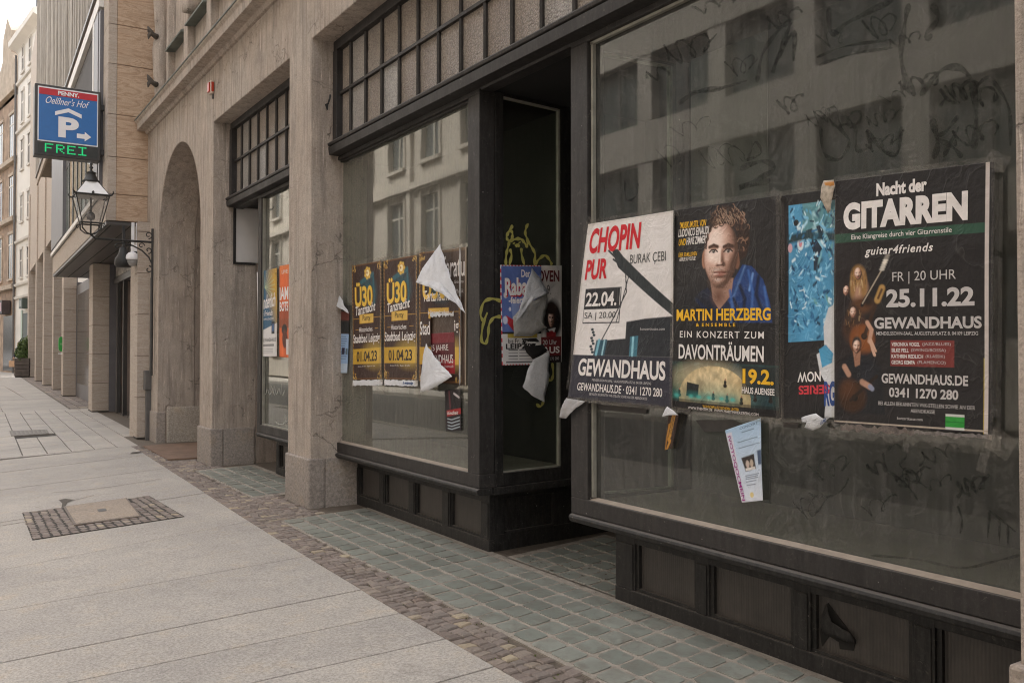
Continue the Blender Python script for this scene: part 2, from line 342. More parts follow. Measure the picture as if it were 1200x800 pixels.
# ------------------------------------------------------------------ mesh helpers
class MB:
    def __init__(s): s.v = []; s.f = []
    def add(s, vs, fs):
        o = len(s.v); s.v += [tuple(v) for v in vs]; s.f += [tuple(i+o for i in f) for f in fs]; return s
    def box(s, x0, x1, y0, y1, z0, z1):
        x0, x1 = min(x0, x1), max(x0, x1); y0, y1 = min(y0, y1), max(y0, y1); z0, z1 = min(z0, z1), max(z0, z1)
        return s.add([(x0,y0,z0),(x1,y0,z0),(x1,y1,z0),(x0,y1,z0),(x0,y0,z1),(x1,y0,z1),(x1,y1,z1),(x0,y1,z1)],
                     [(0,3,2,1),(4,5,6,7),(0,1,5,4),(1,2,6,5),(2,3,7,6),(3,0,4,7)])
    def prism(s, poly, axis, a, b):
        """closed outline in the two other axes, pushed from a to b along axis"""
        def P(p, t): return {'x': (t, p[0], p[1]), 'y': (p[0], t, p[1]), 'z': (p[0], p[1], t)}[axis]
        n = len(poly)
        return s.add([P(p, a) for p in poly]+[P(p, b) for p in poly],
                     [tuple(range(n-1, -1, -1)), tuple(range(n, 2*n))]+[(i, (i+1) % n, n+(i+1) % n, n+i) for i in range(n)])
    def hexa(s, b4, t4):
        return s.add(list(b4)+list(t4), [(3,2,1,0),(4,5,6,7),(0,1,5,4),(1,2,6,5),(2,3,7,6),(3,0,4,7)])
    def tube(s, pts, r, n=8, cap=True):
        pts = [Vector(p) for p in pts]; rs = r if isinstance(r, (list, tuple)) else [r]*len(pts)
        o = len(s.v); up = None
        for i, p in enumerate(pts):
            d = (pts[min(i+1, len(pts)-1)]-pts[max(i-1, 0)])
            d = d.normalized() if d.length > 1e-9 else Vector((0, 0, 1))
            if up is None:
                up = d.orthogonal().normalized()
            up = (up-d*up.dot(d)); up = up.normalized() if up.length > 1e-6 else d.orthogonal().normalized()
            sd_ = d.cross(up)
            for k in range(n):
                a = 2*math.pi*k/n; s.v.append(tuple(p+(up*math.cos(a)+sd_*math.sin(a))*rs[i]))
        for i in range(len(pts)-1):
            for k in range(n):
                a, b = o+i*n+k, o+i*n+(k+1) % n; s.f.append((a, b, b+n, a+n))
        if cap:
            s.f.append(tuple(o+k for k in range(n-1, -1, -1))); e = o+(len(pts)-1)*n; s.f.append(tuple(e+k for k in range(n)))
        return s
    def lathe(s, c, prof, n=20):
        c = Vector(c); o = len(s.v)
        for r, z in prof:
            for k in range(n):
                a = 2*math.pi*k/n; s.v.append((c.x+r*math.cos(a), c.y+r*math.sin(a), c.z+z))
        for i in range(len(prof)-1):
            for k in range(n):
                a, b = o+i*n+k, o+i*n+(k+1) % n; s.f.append((a, b, b+n, a+n))
        s.f.append(tuple(o+k for k in range(n-1, -1, -1))); e = o+(len(prof)-1)*n; s.f.append(tuple(e+k for k in range(n)))
        return s
    def build(s, name, mat, parent=None, bevel=0, smooth=False, loc=None, fix=False):
        me = bpy.data.meshes.new(name)
        off = Vector((0, 0, 0))
        if parent is not None and not fix: off = WL[parent.name]
        if loc is not None: off = Vector(loc)
        me.from_pydata([tuple(Vector(v)-off) for v in s.v], [], s.f); me.update()
        bm = bmesh.new(); bm.from_mesh(me); bmesh.ops.recalc_face_normals(bm, faces=bm.faces); bm.to_mesh(me); bm.free()
        if smooth: me.polygons.foreach_set('use_smooth', [True]*len(me.polygons))
        me.materials.append(mat)
        return link(name, me, parent, bevel, loc)
WL = {}
def link(name, me, parent=None, bevel=0, loc=None):
    o = bpy.data.objects.new(name, me); C.objects.link(o)
    if parent is not None:
        o.parent = parent; WL[o.name] = WL[parent.name]
    else:
        if loc is not None: o.location = loc
        WL[o.name] = Vector(loc) if loc is not None else Vector((0, 0, 0))
    if bevel:
        b = o.modifiers.new('edge', 'BEVEL'); b.width = bevel; b.segments = 2; b.limit_method = 'ANGLE'; b.angle_limit = math.radians(40)
    return o
def thing(name, label, cat, loc=(0, 0, 0), group=None, rz=0):
    o = bpy.data.objects.new(name, None); C.objects.link(o); o.location = loc; o.rotation_euler = (0, 0, rz)
    o.empty_display_size = .1; WL[o.name] = Vector(loc) if not rz else Vector((0, 0, 0))
    return tag(o, label, cat, group)
def tag(o, label, cat, group=None):
    o['label'] = label; o['category'] = cat
    if group: o['group'] = group
    return o
def structure(name, mb, mat, bevel=0, smooth=False):
    o = mb.build(name, mat, None, bevel, smooth); o['kind'] = 'structure'; return o
def skin(name, joints, edges, mat, parent, sub=2):
    """one continuous surface grown round a skeleton of (point, radius)"""
    me = bpy.data.meshes.new(name); off = WL[parent.name] if parent else Vector((0, 0, 0))
    me.from_pydata([tuple(Vector(j[0])-off) for j in joints], edges, [])
    o = bpy.data.objects.new(name, me); C.objects.link(o)
    md = o.modifiers.new('skin', 'SKIN'); md.use_smooth_shade = True
    for i, j in enumerate(joints):
        r = j[1] if isinstance(j[1], tuple) else (j[1], j[1]); me.skin_vertices[0].data[i].radius = r
    me.skin_vertices[0].data[0].use_root = True
    o.modifiers.new('sub', 'SUBSURF').levels = sub
    dg = bpy.context.evaluated_depsgraph_get(); nm = bpy.data.meshes.new_from_object(o.evaluated_get(dg))
    bpy.data.objects.remove(o); nm.materials.clear(); nm.materials.append(mat)
    nm.polygons.foreach_set('use_smooth', [True]*len(nm.polygons))
    return link(name, nm, parent)

# ------------------------------------------------------------------ paper, print and lettering helpers
class Patch:
    """a sheet given by four corners (tl, tr, br, bl); map(u, v) with u to the right, v down"""
    def __init__(s, c4, amp=.004, seed=0, toward=None):
        s.c = [Vector(p) for p in c4]
        n = (s.c[1]-s.c[0]).cross(s.c[3]-s.c[0]).normalized()
        if n.dot((toward or CAM)-s.c[0]) < 0: n = -n
        s.n = n; s.amp = amp; r = np.random.default_rng(seed+11)
        s.w = [(r.uniform(-9, 9), r.uniform(-7, 7), r.uniform(0, 6.28), r.uniform(.4, 1)) for _ in range(6)]
    def disp(s, u, v):
        return s.amp*(1.6+sum(a*math.sin(p*u+q*v+f) for p, q, f, a in s.w)/2.4)
    def __call__(s, u, v, off=0.):
        a = s.c[0].lerp(s.c[1], u); b = s.c[3].lerp(s.c[2], u)
        return a.lerp(b, v)+s.n*(off+max(s.disp(u, v), 0))
class Art:
    """little raster the printed pictures are drawn in, stored as one colour per vertex"""
    def __init__(s, nu, nv, bgc):
        s.nu, s.nv = nu, nv
        s.U, s.V = np.meshgrid((np.arange(nu))/(nu-1), (np.arange(nv))/(nv-1))
        s.img = np.ones((nv, nu, 3))*np.array(hexc(bgc) if isinstance(bgc, str) else bgc); s.asp = 1.0
    def col(s, c): return np.array(hexc(c) if isinstance(c, str) else c)
    def put(s, m, c, op=1.0):
        m = np.clip(m*op, 0, 1)[..., None]; s.img = s.img*(1-m)+s.col(c)*m; return s
    def rect(s, u0, v0, u1, v1, c, op=1.0): return s.put(((s.U >= u0) & (s.U <= u1) & (s.V >= v0) & (s.V <= v1)).astype(float), c, op)
    def ell(s, cu, cv, ru, rv, c, op=1.0, soft=.12, rot=0.):
        du, dv = s.U-cu, (s.V-cv)*1.414; rv *= 1.414
        x = du*math.cos(rot)+dv*math.sin(rot); y = -du*math.sin(rot)+dv*math.cos(rot)
        d = np.sqrt((x/ru)**2+(y/rv)**2); return s.put((1+soft-d)/(2*soft), c, op)
    def poly(s, pts, c, op=1.0):
        cov = np.zeros(s.U.shape); n = len(pts)
        for du, dv in ((-.25, -.25), (.25, -.25), (-.25, .25), (.25, .25), (0, 0), (.4, .1), (-.4, -.1), (.1, -.4), (-.1, .4)):
            UU, VV = s.U+du/(s.nu-1), s.V+dv/(s.nv-1); ins = np.zeros(s.U.shape, bool)
            for i in range(n):
                (x0, y0), (x1, y1) = pts[i], pts[(i+1) % n]
                if y0 == y1: continue
                ins ^= ((VV >= min(y0, y1)) & (VV < max(y0, y1))) & (UU < x0+(VV-y0)*(x1-x0)/(y1-y0))
            cov += ins/9
        return s.put(cov, c, op)
    def line(s, pts, w, c, op=1.0):
        for (x0, y0), (x1, y1) in zip(pts[:-1], pts[1:]):
            dx, dy = x1-x0, (y1-y0)*1.414; L = dx*dx+dy*dy+1e-12
            t = np.clip(((s.U-x0)*dx+(s.V-y0)*1.414*dy)/L, 0, 1)
            d = np.sqrt((s.U-x0-t*dx)**2+((s.V-y0)*1.414-t*dy)**2); s.put((w-d)/(w*.5)+.5, c, op)
        return s
    def noise(s, sc, amt, seed=0, mask=None):
        r = np.random.default_rng(seed); k = np.zeros(s.U.shape)
        for o in range(3):
            g = int(sc*2**o)+2; a = r.random((g+1, g+1)); x = s.U*(g-1); y = s.V*(g-1)
            i, j = x.astype(int), y.astype(int); fx, fy = x-i, y-j; fx = fx*fx*(3-2*fx); fy = fy*fy*(3-2*fy)
            k += ((a[j, i]*(1-fx)+a[j, i+1]*fx)*(1-fy)+(a[j+1, i]*(1-fx)+a[j+1, i+1]*fx)*fy-.5)/2**o
        m = 1. if mask is None else mask
        s.img = np.clip(s.img*(1+amt*k*m)[..., None], 0, 1); return k
def relief(A, cx, cy, r, wid=.74, L=(-.55, -.4, .72), pal=('573d31', 'a67f6e', 'd6b2a1', 'f3ddd1'), rot=0., jaw=1.):
    '''soft lit head drawn from a little height field: the face as printed from a photo'''
    x = (A.U-cx)/r; y = (A.V-cy)*1.414/r; c, s_ = math.cos(rot), math.sin(rot); x, y = x*c+y*s_, -x*s_+y*c
    w = wid*(1-.22*np.clip(y, 0, 1)**1.6*jaw); d = (x/w)**2+(np.abs(y)**2.2); z = .75*np.sqrt(np.clip(1-d, 0, 1))
    g = lambda a, b, sa, sb: np.exp(-((x-a)/sa)**2-((y-b)/sb)**2)
    k = np.clip((y+.22)/.46, 0, 1)*(y < .30)
    z = z+.20*k*np.exp(-(x/(.07+.05*k))**2)+.07*g(-.1, .25, .06, .05)+.07*g(.1, .25, .06, .05)
    z = z-.10*g(-.30, -.12, .17, .085)-.10*g(.30, -.12, .17, .085)+.06*g(-.30, -.26, .2, .05)+.06*g(.30, -.26, .2, .05)+.05*g(-.30, -.11, .1, .05)+.05*g(.30, -.11, .1, .05)
    z = z+.05*g(-.40, .16, .2, .18)+.05*g(.40, .16, .2, .18)+.06*g(0, .47, .2, .045)+.06*g(0, .57, .16, .05)-.06*g(0, .52, .22, .02)-.05*g(0, .67, .2, .05)+.07*g(0, .82, .2, .12)
    sx = r*(A.nu-1); sy = r/1.414*(A.nv-1); zy, zx = np.gradient(z); zx, zy = zx*sx, zy*sy
    n = np.sqrt(zx**2+zy**2+1); l = (-zx*L[0]-zy*L[1]+L[2])/n/math.sqrt(sum(v*v for v in L)); l = np.clip(l, 0, 1)
    t = np.clip((l-.18)/.8, 0, 1)[..., None]; p = [A.col(v) for v in pal]
    col = np.where(t < .4, p[0]+(p[1]-p[0])*(t/.4), np.where(t < .75, p[1]+(p[2]-p[1])*((t-.4)/.35), p[2]+(p[3]-p[2])*((t-.75)/.25)))
    m = np.clip((1-d)*6, 0, 1)[..., None]; A.img = A.img*(1-m)+col*m
    P = lambda a, b: (cx+(a*c-b*s_)*r, cy+(a*s_+b*c)*r/1.414)
    return P
def sheet(name, patch, art, mat, parent=None, off=0., keep=None, loc=None):
    nu, nv = art.nu, art.nv; o = Vector(loc) if loc is not None else (WL[parent.name] if parent else Vector((0, 0, 0)))
    vs_ = [patch(i/(nu-1), j/(nv-1), off)-o for j in range(nv) for i in range(nu)]
    fs = []
    for j in range(nv-1):
        for i in range(nu-1):
            if keep and not keep((i+.5)/(nu-1), (j+.5)/(nv-1)): continue
            a = j*nu+i; fs.append((a, a+nu, a+nu+1, a+1))
    me = bpy.data.meshes.new(name); me.from_pydata([tuple(v) for v in vs_], [], fs); me.update()
    ca = me.color_attributes.new('print', 'FLOAT_COLOR', 'POINT')
    rgba = np.ones((nv*nu, 4), dtype=np.float32); rgba[:, :3] = art.img.reshape(-1, 3); ca.data.foreach_set('color', rgba.ravel())
    me.polygons.foreach_set('use_smooth', [True]*len(me.polygons)); me.materials.append(mat)
    ob = link(name, me, parent, 0, loc)
    sm = ob.modifiers.new('paper', 'SOLIDIFY'); sm.thickness = .0006; sm.offset = -1 if patch_out(patch) else 1
    return ob
def patch_out(p):
    return (p.c[3]-p.c[0]).cross(p.c[1]-p.c[0]).dot(p.n) > 0
_glyph = {}
def glyphs(s, bold=0., shear=0., spacing=1.):
    k = (s, bold, shear, spacing)
    if k not in _glyph:
        cu = bpy.data.curves.new('t', 'FONT'); cu.body = s; cu.offset = bold; cu.shear = shear; cu.space_character = spacing
        cu.resolution_u = 4; cu.align_x = 'LEFT'
        ob = bpy.data.objects.new('t', cu); C.objects.link(ob)
        bpy.context.view_layer.update()
        dg = bpy.context.evaluated_depsgraph_get(); me = bpy.data.meshes.new_from_object(ob.evaluated_get(dg))
        vs_ = [tuple(v.co) for v in me.vertices]; fs = [tuple(p.vertices) for p in me.polygons]
        bpy.data.objects.remove(ob); bpy.data.curves.remove(cu); bpy.data.meshes.remove(me)
        _glyph[k] = (vs_, fs)
    return _glyph[k]
def text(name, s, patch, box, mat, parent, bold=.0, shear=0., off=.0016, flip=False, spacing=1., slant=0., thick=0.):
    vs_, fs = glyphs(s, bold, shear, spacing)
    xs = [v[0] for v in vs_]; ys = [v[1] for v in vs_]
    x0, x1, y0, y1 = min(xs), max(xs), min(ys), max(ys); u0, v0, u1, v1 = box
    mb = MB(); P = []
    for v in vs_:
        a = (v[0]-x0)/(x1-x0); b = 1-(v[1]-y0)/(y1-y0)
        if flip: a, b = 1-a, 1-b
        P.append(patch(u0+(u1-u0)*a, v0+(v1-v0)*b+slant*a, off))
    mb.add(P, fs)
    o = mb.build(name, mat, parent)
    if thick:
        sm = o.modifiers.new('depth', 'SOLIDIFY'); sm.thickness = thick; sm.offset = 0
    return o
def ribbon(mb, pts, w, n, th=.0012):
    """flat painted stroke of even width with rounded joints lying on a surface with normal n"""
    n = Vector(n); pts = [Vector(p) for p in pts]
    # smooth (Catmull-Rom)
    q = []
    for i in range(len(pts)-1):
        p0, p1, p2, p3 = pts[max(i-1, 0)], pts[i], pts[i+1], pts[min(i+2, len(pts)-1)]
        for k in range(6):
            t = k/6; q.append(.5*((2*p1)+(p2-p0)*t+(2*p0-5*p1+4*p2-p3)*t*t+(3*p1-p0-3*p2+p3)*t**3))
    q.append(pts[-1]); L, R = [], []
    for i, p in enumerate(q):
        d = (q[min(i+1, len(q)-1)]-q[max(i-1, 0)])
        s_ = n.cross(d.normalized() if d.length > 1e-9 else Vector((0, 0, 1))); ww = w*(.85+.3*math.sin(i*.9))
        if i in (0, len(q)-1): ww *= .6
        L.append(p+s_*ww/2); R.append(p-s_*ww/2)
    k = len(q)
    vv = [p+n*th for p in L]+[p+n*th for p in R]
    mb.add(vv, [(i, i+1, k+i+1, k+i) for i in range(k-1)]); return mb
def flap(name, pts, mat, parent, bulge, n, sub=2):
    """curled piece of torn paper: outline points in 3D, pushed out towards n in its middle"""
    n = Vector(n); bm = bmesh.new(); off = WL[parent.name] if parent else Vector((0, 0, 0))
    rr_ = random.Random(len(name)+int(abs(pts[0][1])*1000)); P0 = [Vector(p) for p in pts]; pts = []
    size = max((p-P0[0]).length for p in P0)
    for i, p in enumerate(P0):
        q = P0[(i+1) % len(P0)]; L = (q-p).length; k = max(1, int(L/.022)); rag = (.0035 if i % 2 else .0012)*min(1, size/.2); sd0 = n.cross((q-p).normalized())
        for j in range(k): pts.append(p.lerp(q, j/k)+(sd0*rr_.uniform(-1, 1)*rag if j else Vector()))
    f = bm.faces.new([bm.verts.new(Vector(p)-off) for p in pts])
    bmesh.ops.poke(bm, faces=[f])
    bmesh.ops.subdivide_edges(bm, edges=bm.edges[:], cuts=min(sub, 2), use_grid_fill=True)
    bmesh.ops.triangulate(bm, faces=bm.faces[:])
    c = sum((Vector(p) for p in pts), Vector())/len(pts)-off; R = max((Vector(p)-off-c).length for p in pts)
    for v in bm.verts:
        d = (v.co-c).length/R; v.co += n*(bulge*max(0, 1-d*d)+.0035*math.sin(v.co.z*37+v.co.y*29)+.0025*abs(math.sin(v.co.z*61-v.co.y*83+1.3)))
    me = bpy.data.meshes.new(name); bm.to_mesh(me); bm.free(); me.materials.append(mat)
    me.polygons.foreach_set('use_smooth', [True]*len(me.polygons))
    o = link(name, me, parent); sm = o.modifiers.new('paper', 'SOLIDIFY'); sm.thickness = .0008; return o

# ================================================================== GROUND
XS, XP, XB = 2.61, 2.59, 3.03          # stone face, plinth face, shopfront base
KERB_X = -1.45
structure('ground', MB().add([(-900,-900,-.32),(900,-900,-.32),(900,900,-.32),(-900,900,-.32)], [(0,1,2,3)]), M['asphalt'])
structure('road', MB().box(-7.2, KERB_X-.18, -60, 130, -.3, -.22), M['asphalt'])
kb = MB(); y = -60.
while y < 120:
    kb.box(KERB_X-.17, KERB_X-.01, y, y+.99, -.3, zs(KERB_X)-.004); y += 1.0
structure('kerb', kb, M['plinth_pale'], .012)
structure('far_pavement', MB().box(-9.6, -7.2, -60, 130, -.3, -.11), M['slab'])

def edge_x(Y):
    return float(np.interp(Y, [2.9, 4.1, 5.5, 6.6, 8.8, 12.1, 13.0], [1.953, 1.95, 1.975, 2.0, 2.075, 2.19, 2.2]))
# bed under the paving
structure('joint_bed', MB().hexa([(KERB_X,-12,-.3),(2.02,-12,-.3),(2.02,80,-.3),(KERB_X,80,-.3)],
          [(KERB_X,-12,zs(KERB_X)-.016),(2.02,-12,-.016),(2.02,80,-.016),(KERB_X,80,zs(KERB_X)-.016)]), M['mortar'])
# near slabs: joints measured on the pavement, each joint as (Y at X=0.5, Y at X=2.0)
def joint(p, q):
    a, b = PS(*p), PS(*q); m = max(-.05, min(.30, (b.y-a.y)/(b.x-a.x))); return (b.y+m*(.5-b.x), b.y+m*(2.0-b.x))
J = [(-3.0, -2.9), (-2.0, -1.9), (-1.1, -1.0), (-.2, -.1), (.6, .7), (1.3, 1.4), (1.95, 2.03), (2.6, 2.68), (3.08, 3.15)]
J += [joint(*k) for k in [((293,800),(518,749)), ((200,774),(467,718)), ((0,776),(415,692)), ((200,680),(362,651)),
                          ((0,690),(304,640)), ((0,671),(290,610.5))]]
MHA, MHB = J[-1], None
J += [joint((0, 626), (240, 577)), joint((100,577),(232,556))]
while J[-1][1] < 12.5:
    d = random.uniform(.36, .62); J.append((J[-1][0]+d*.99, J[-1][1]+d))
J = [j for j in J if j[1] < 12.6] + [(12.55, 12.95)]
MH = [PS(26,601), PS(175,581), PS(216,605), PS(38,632.5)]        # sett patch round the access cover
def in_quad(p, Q):
    s = 0
    for i in range(4):
        a, b = Q[i], Q[(i+1) % 4]; c = (b.x-a.x)*(p[1]-a.y)-(b.y-a.y)*(p[0]-a.x)
        if abs(c) < 1e-9: continue
        if s == 0: s = 1 if c > 0 else -1
        elif (c > 0) != (s > 0): return False
    return True
slab = MB()
for (a0, a1), (b0, b1) in zip(J[:-1], J[1:]):
    g = random.choice((.0018, .003, .0045, .006)); fr = lambda X, k0, k1: k0+(k1-k0)*(X-.5)/1.5
    ya = (a0+a1)/2; xe = edge_x((a1+b1)/2)
    cuts = [KERB_X, KERB_X+random.uniform(.5, .95), None]
    dz = [random.uniform(-.002, .002) for _ in range(3)]
    for k in range(len(cuts)-1):
        x0 = cuts[k]+g; x1a = edge_x(a1) if cuts[k+1] is None else cuts[k+1]-g; x1b = edge_x(b1) if cuts[k+1] is None else cuts[k+1]-g
        P = [(x0, fr(x0, a0, a1)+g), (x1a, fr(x1a, a0, a1)+g), (x1b, fr(x1b, b0, b1)-g), (x0, fr(x0, b0, b1)-g)]
        z = random.uniform(-.0015, .0015)
        slab.hexa([(p[0], p[1], -.3) for p in P], [(p[0], p[1], zs(p[0])+z) for p in P])
pav = structure('pavement', slab, M['slab'], .003)
ck = MB()
for pts in ([(69,586),(76,584.5),(86,585.5),(79,589),(77,593),(72,595),(73,590)], [(152,532),(166,530),(165,528.8),(155,529.8)]):
    P = [PS(*p) for p in pts]; ck.add([(p.x, p.y, p.z+.0045) for p in P], [tuple(range(len(P)))])
for pts in ([(0,612.5),(40,606),(75,600),(110,598)], [(60,577.5),(92,575),(130,570.5),(190,561)], [(80,588),(110,580.5)]):
    P = [PS(*p) for p in pts]; w_ = .006
    ck.add([(p.x, p.y-w_, p.z+.0042) for p in P]+[(p.x, p.y+w_, p.z+.0042) for p in P], [(i, i+1, len(P)+i+1, len(P)+i) for i in range(len(P)-1)])
structure('pavement_cracks', ck, m_concrete('broken_edge', (.10, .085, .07)))
# driveway of square setts laid as a grid, then slabs again far off
dr = MB(); ang = .03; Y = 13.06; r = 0
while Y < 21.6:
    d = .50; X = -1.4+(r % 2)*.0
    while X < 3.05:
        w = .285; xa, xb = X+.006, X+w-.006
        sk = lambda x, yy: (x+ang*(yy-13), yy+.16*(x-2.2) if yy < 15 else yy+.16*(x-2.2)*max(0, 1-(yy-15)/5))
        P = [sk(xa, Y+.005), sk(xb, Y+.005), sk(xb, Y+d-.005), sk(xa, Y+d-.005)]
        lim = 2.46 if Y < 14.3 else 2.95
        if max(p[0] for p in P) < lim and not (abs((X+w/2)-1.25) < .28 and abs(Y+d/2-15.9) < .3):
            z = random.uniform(-.002, .002)
            dr.hexa([(p[0], p[1], -.25) for p in P], [(p[0], p[1], zs(p[0])+z) for p in P])
        X += w
    Y += d; r += 1
structure('driveway', dr, M['paver'], .003)
structure('driveway_edging', MB().hexa([(KERB_X,12.5,-.2),(2.2,12.96,-.2),(2.2,13.06,-.2),(KERB_X,12.6,-.2)],
          [(KERB_X,12.5,zs(KERB_X)+.001),(2.2,12.96,.001),(2.2,13.06,.001),(KERB_X,12.6,zs(KERB_X)+.001)]), M['paver'], .003)
fs_ = MB(); Y = 21.7
while Y < 76:
    d = random.uniform(.55, .75); xe = 2.42+.031*(Y-21.7); x = KERB_X
    for k in range(3):
        w = (xe-KERB_X)/3
        a = KERB_X+k*w
        fs_.hexa([(a+.006,Y+.006,-.25),(a+w-.006,Y+.006,-.25),(a+w-.006,Y+d,-.25),(a+.006,Y+d,-.25)],
                 [(a+.006,Y+.006,zs(a)),(a+w-.006,Y+.006,zs(a+w)),(a+w-.006,Y+d,zs(a+w)),(a+.006,Y+d,zs(a))])
    Y += d
structure('far_slabs', fs_, M['slab'])
structure('building_edge_strip', MB().hexa([(1.945,-12,-.25),(9,-12,-.25),(9,80,-.25),(1.945,80,-.25)],
          [(1.945,-12,-.009),(9,-12,-.009),(9,80,-.009),(1.945,80,-.009)]), M['bed'])
fb = MB(); Y = 21.0
while Y < 60:
    X0 = 2.45+.031*(Y-21.7); X = X0
    while X < X0+1.0:
        fb.box(X+.008, X+.19, Y+.008, Y+.19, -.1, random.uniform(-.004, 0)); X += .2
    Y += .2
structure('far_sett_strip', fb, M['setts'])

# glass-block pavement lights in two bays
TILE = .155; zoneA = (2.225, 2.985, 1.6, 6.72); zoneB = (2.36, 2.985, 7.98, 10.05); zoneC = (3.052, 3.95, 3.62, 4.75)
pr = MB(); grt = MB()
SK = .2
def tiles(zone, last=True):
    x0, x1, y0, y1 = zone; nx = int(round((x1-x0)/TILE)); tx = (x1-x0)/nx
    sk = lambda X, Y: (X, Y+SK*(X-x0))
    Q = [sk(x0-.012, y0-.1), sk(x1+.066, y0-.1), sk(x1+.066, y1+.02), sk(x0-.012, y1+.02)]
    grt.hexa([(p[0], p[1], -.1) for p in Q], [(p[0], p[1], -.002) for p in Q])
    ny = int((y1-y0)/TILE)
    for j in range(ny):
        for i in range(nx):
            cx = x0+(i+.5)*tx; cy = y0+(j+.5)*TILE; h = tx/2-.0125; hy = TILE/2-.010; r = .018
            pts = []
            for sx, sy in ((1, 1), (-1, 1), (-1, -1), (1, -1)):
                for k in range(4):
                    a = math.atan2(sy, sx)-math.pi/4+k*math.pi/6
                    pts.append((cx+sx*(h-r)+r*math.cos(a), cy+sy*(hy-r)+r*math.sin(a)))
            jx = [random.uniform(-.0028, .0028) for _ in range(8)]; ox, oy = random.uniform(-.003, .003), random.uniform(-.003, .003)
            pts = [sk(p[0]+ox+jx[i_//2]*(i_ % 2), p[1]+oy+jx[(i_//2+3) % 8]*(i_ % 2)) for i_, p in enumerate(pts)]; tl = random.uniform(-.003, .0025)
            n = len(pts); o = len(pr.v)
            pr.add([(p[0], p[1], -.06) for p in pts]+[(p[0], p[1], .0015+tl) for p in pts]+[(cx, sk(cx, cy)[1], .001+tl)],
                   [(i_, (i_+1) % n, n+(i_+1) % n, n+i_) for i_ in range(n)]+[(n+i_, n+(i_+1) % n, 2*n) for i_ in range(n)])
tiles(zoneA); tiles(zoneB); tiles(zoneC)
structure('pavement_light_grout', grt, M['grout'])
structure('pavement_light_blocks', pr, M['prism'])

# porphyry setts between slabs and shopfronts
st = MB()
def sett(cx, cy, a, w, d, z=0.):
    c, s_ = math.cos(a), math.sin(a); w /= 2; d /= 2; ch = .005
    q = [(-w, -d), (w, -d), (w, d), (-w, d)]; jit = [(random.uniform(-.004, .004), random.uniform(-.004, .004)) for _ in q]
    R = lambda p: (cx+p[0]*c-p[1]*s_, cy+p[0]*s_+p[1]*c)
    lo = [R((p[0]+j[0], p[1]+j[1])) for p, j in zip(q, jit)]
    hi = [R(((p[0]+j[0])*(1-ch/w), (p[1]+j[1])*(1-ch/d))) for p, j in zip(q, jit)]
    t = [random.uniform(-.003, .003) for _ in range(4)]
    st.add([(p[0], p[1], z-.06) for p in lo]+[(p[0], p[1], z-.007+k) for p, k in zip(lo, t)]+[(p[0], p[1], z+k) for p, k in zip(hi, t)],
           [(0,1,5,4),(1,2,6,5),(2,3,7,6),(3,0,4,7),(4,5,9,8),(5,6,10,9),(6,7,11,10),(7,4,8,11),(8,9,10,11)])
def blocked(x, y):
    for (x0, x1, y0, y1), m in ((zoneA, .022), (zoneB, .022)):
        yy = y-SK*(x-x0)
        if x0-m < x and y0-.1 < yy < y1-.02: return True
    if x > 2.57 and (7.10 < y < 7.77 or 10.32 < y < 10.98): return True
    if x > 2.30 and 10.98 < y < 13.45: return True
    if x > 2.60 and (y > 6.7 and y < 7.2 or 7.7 < y < 8.2): return True
    return x > 2.66 or x < edge_x(y)+.02
y = 1.4
while y < 12.95:
    d = random.uniform(.05, .072); x = edge_x(y)+random.uniform(-.004, .006)-.12*0
    while x < 2.68:
        w = random.uniform(.055, .088)
        if not blocked(x+w/2, y+d/2): sett(x+w/2, y+d/2+.12*(x-2)+random.uniform(-.006, .006), .12+random.uniform(-.09, .09), w-.0085, d-.0085, random.uniform(-.001, .003))
        x += w
    y += d
structure('sett_strip', st, M['setts'])
structure('arch_threshold', MB().hexa([(2.30,11.2,-.1),(7,11.0,-.1),(7,13.4,-.1),(2.34,13.0,-.1)], [(2.30,11.2,.006),(7,11.0,.01),(7,13.4,.01),(2.34,13.0,.006)]), M['rust'])

# access cover set in a patch of small setts
mh_l = PS(115, 600)
mh = thing('manhole_cover', 'flat rectangular concrete cover in a steel rim set in a patch of small setts', 'manhole cover', (mh_l.x, mh_l.y, mh_l.z))
def quad_up(Q, dz, th): return [(p.x, p.y, p.z+dz-th) for p in Q], [(p.x, p.y, p.z+dz) for p in Q]
MB().hexa(*quad_up(MH, .0035, .02)).build('mortar_bed', M['mortar'], mh)
CV = [PS(75.5,595), PS(148,585), PS(165,606), PS(88,616)]
st = MB()
e0 = (MH[1]-MH[0]); e1 = (MH[3]-MH[0]); nx, ny = 17, 14
for i in range(nx):
    for j in range(ny):
        u = (i+.5)/nx; v = (j+.5)/ny; p = (MH[0].lerp(MH[1], u)).lerp(MH[3].lerp(MH[2], u), v)
        cc = sum(CV, Vector())/4
        if in_quad((cc.x+(p.x-cc.x)*.97, cc.y+(p.y-cc.y)*.97), CV): continue
        a = math.atan2((MH[1]-MH[0]).y, (MH[1]-MH[0]).x)
        sett(p.x+random.uniform(-.003, .003), p.y+random.uniform(-.003, .003), a+random.uniform(-.1, .1), e0.length/nx-.011, e1.length/ny-.011, p.z+.007)
st.build('setts', M['setts'], mh)
cc = sum(CV, Vector())/4
MB().hexa(*quad_up([cc+(p-cc)*1.03 for p in CV], .0135, .03)).build('steel_rim', m_plain('rusted_rim', (.16, .125, .10), .6, .3, .3, 20), mh, .003)
MB().hexa(*quad_up([cc+(p-cc)*.965 for p in CV], .017, .03)).build('cover_plate', m_granite('cover_concrete', (.34, .285, .235), False, 120), mh, .003)
kq = [cc+(p-cc)*.13 for p in CV]
MB().hexa(*quad_up(kq, .0195, .01)).build('lifting_slot', m_plain('lifting_slot', (.09, .085, .08), .5), mh)
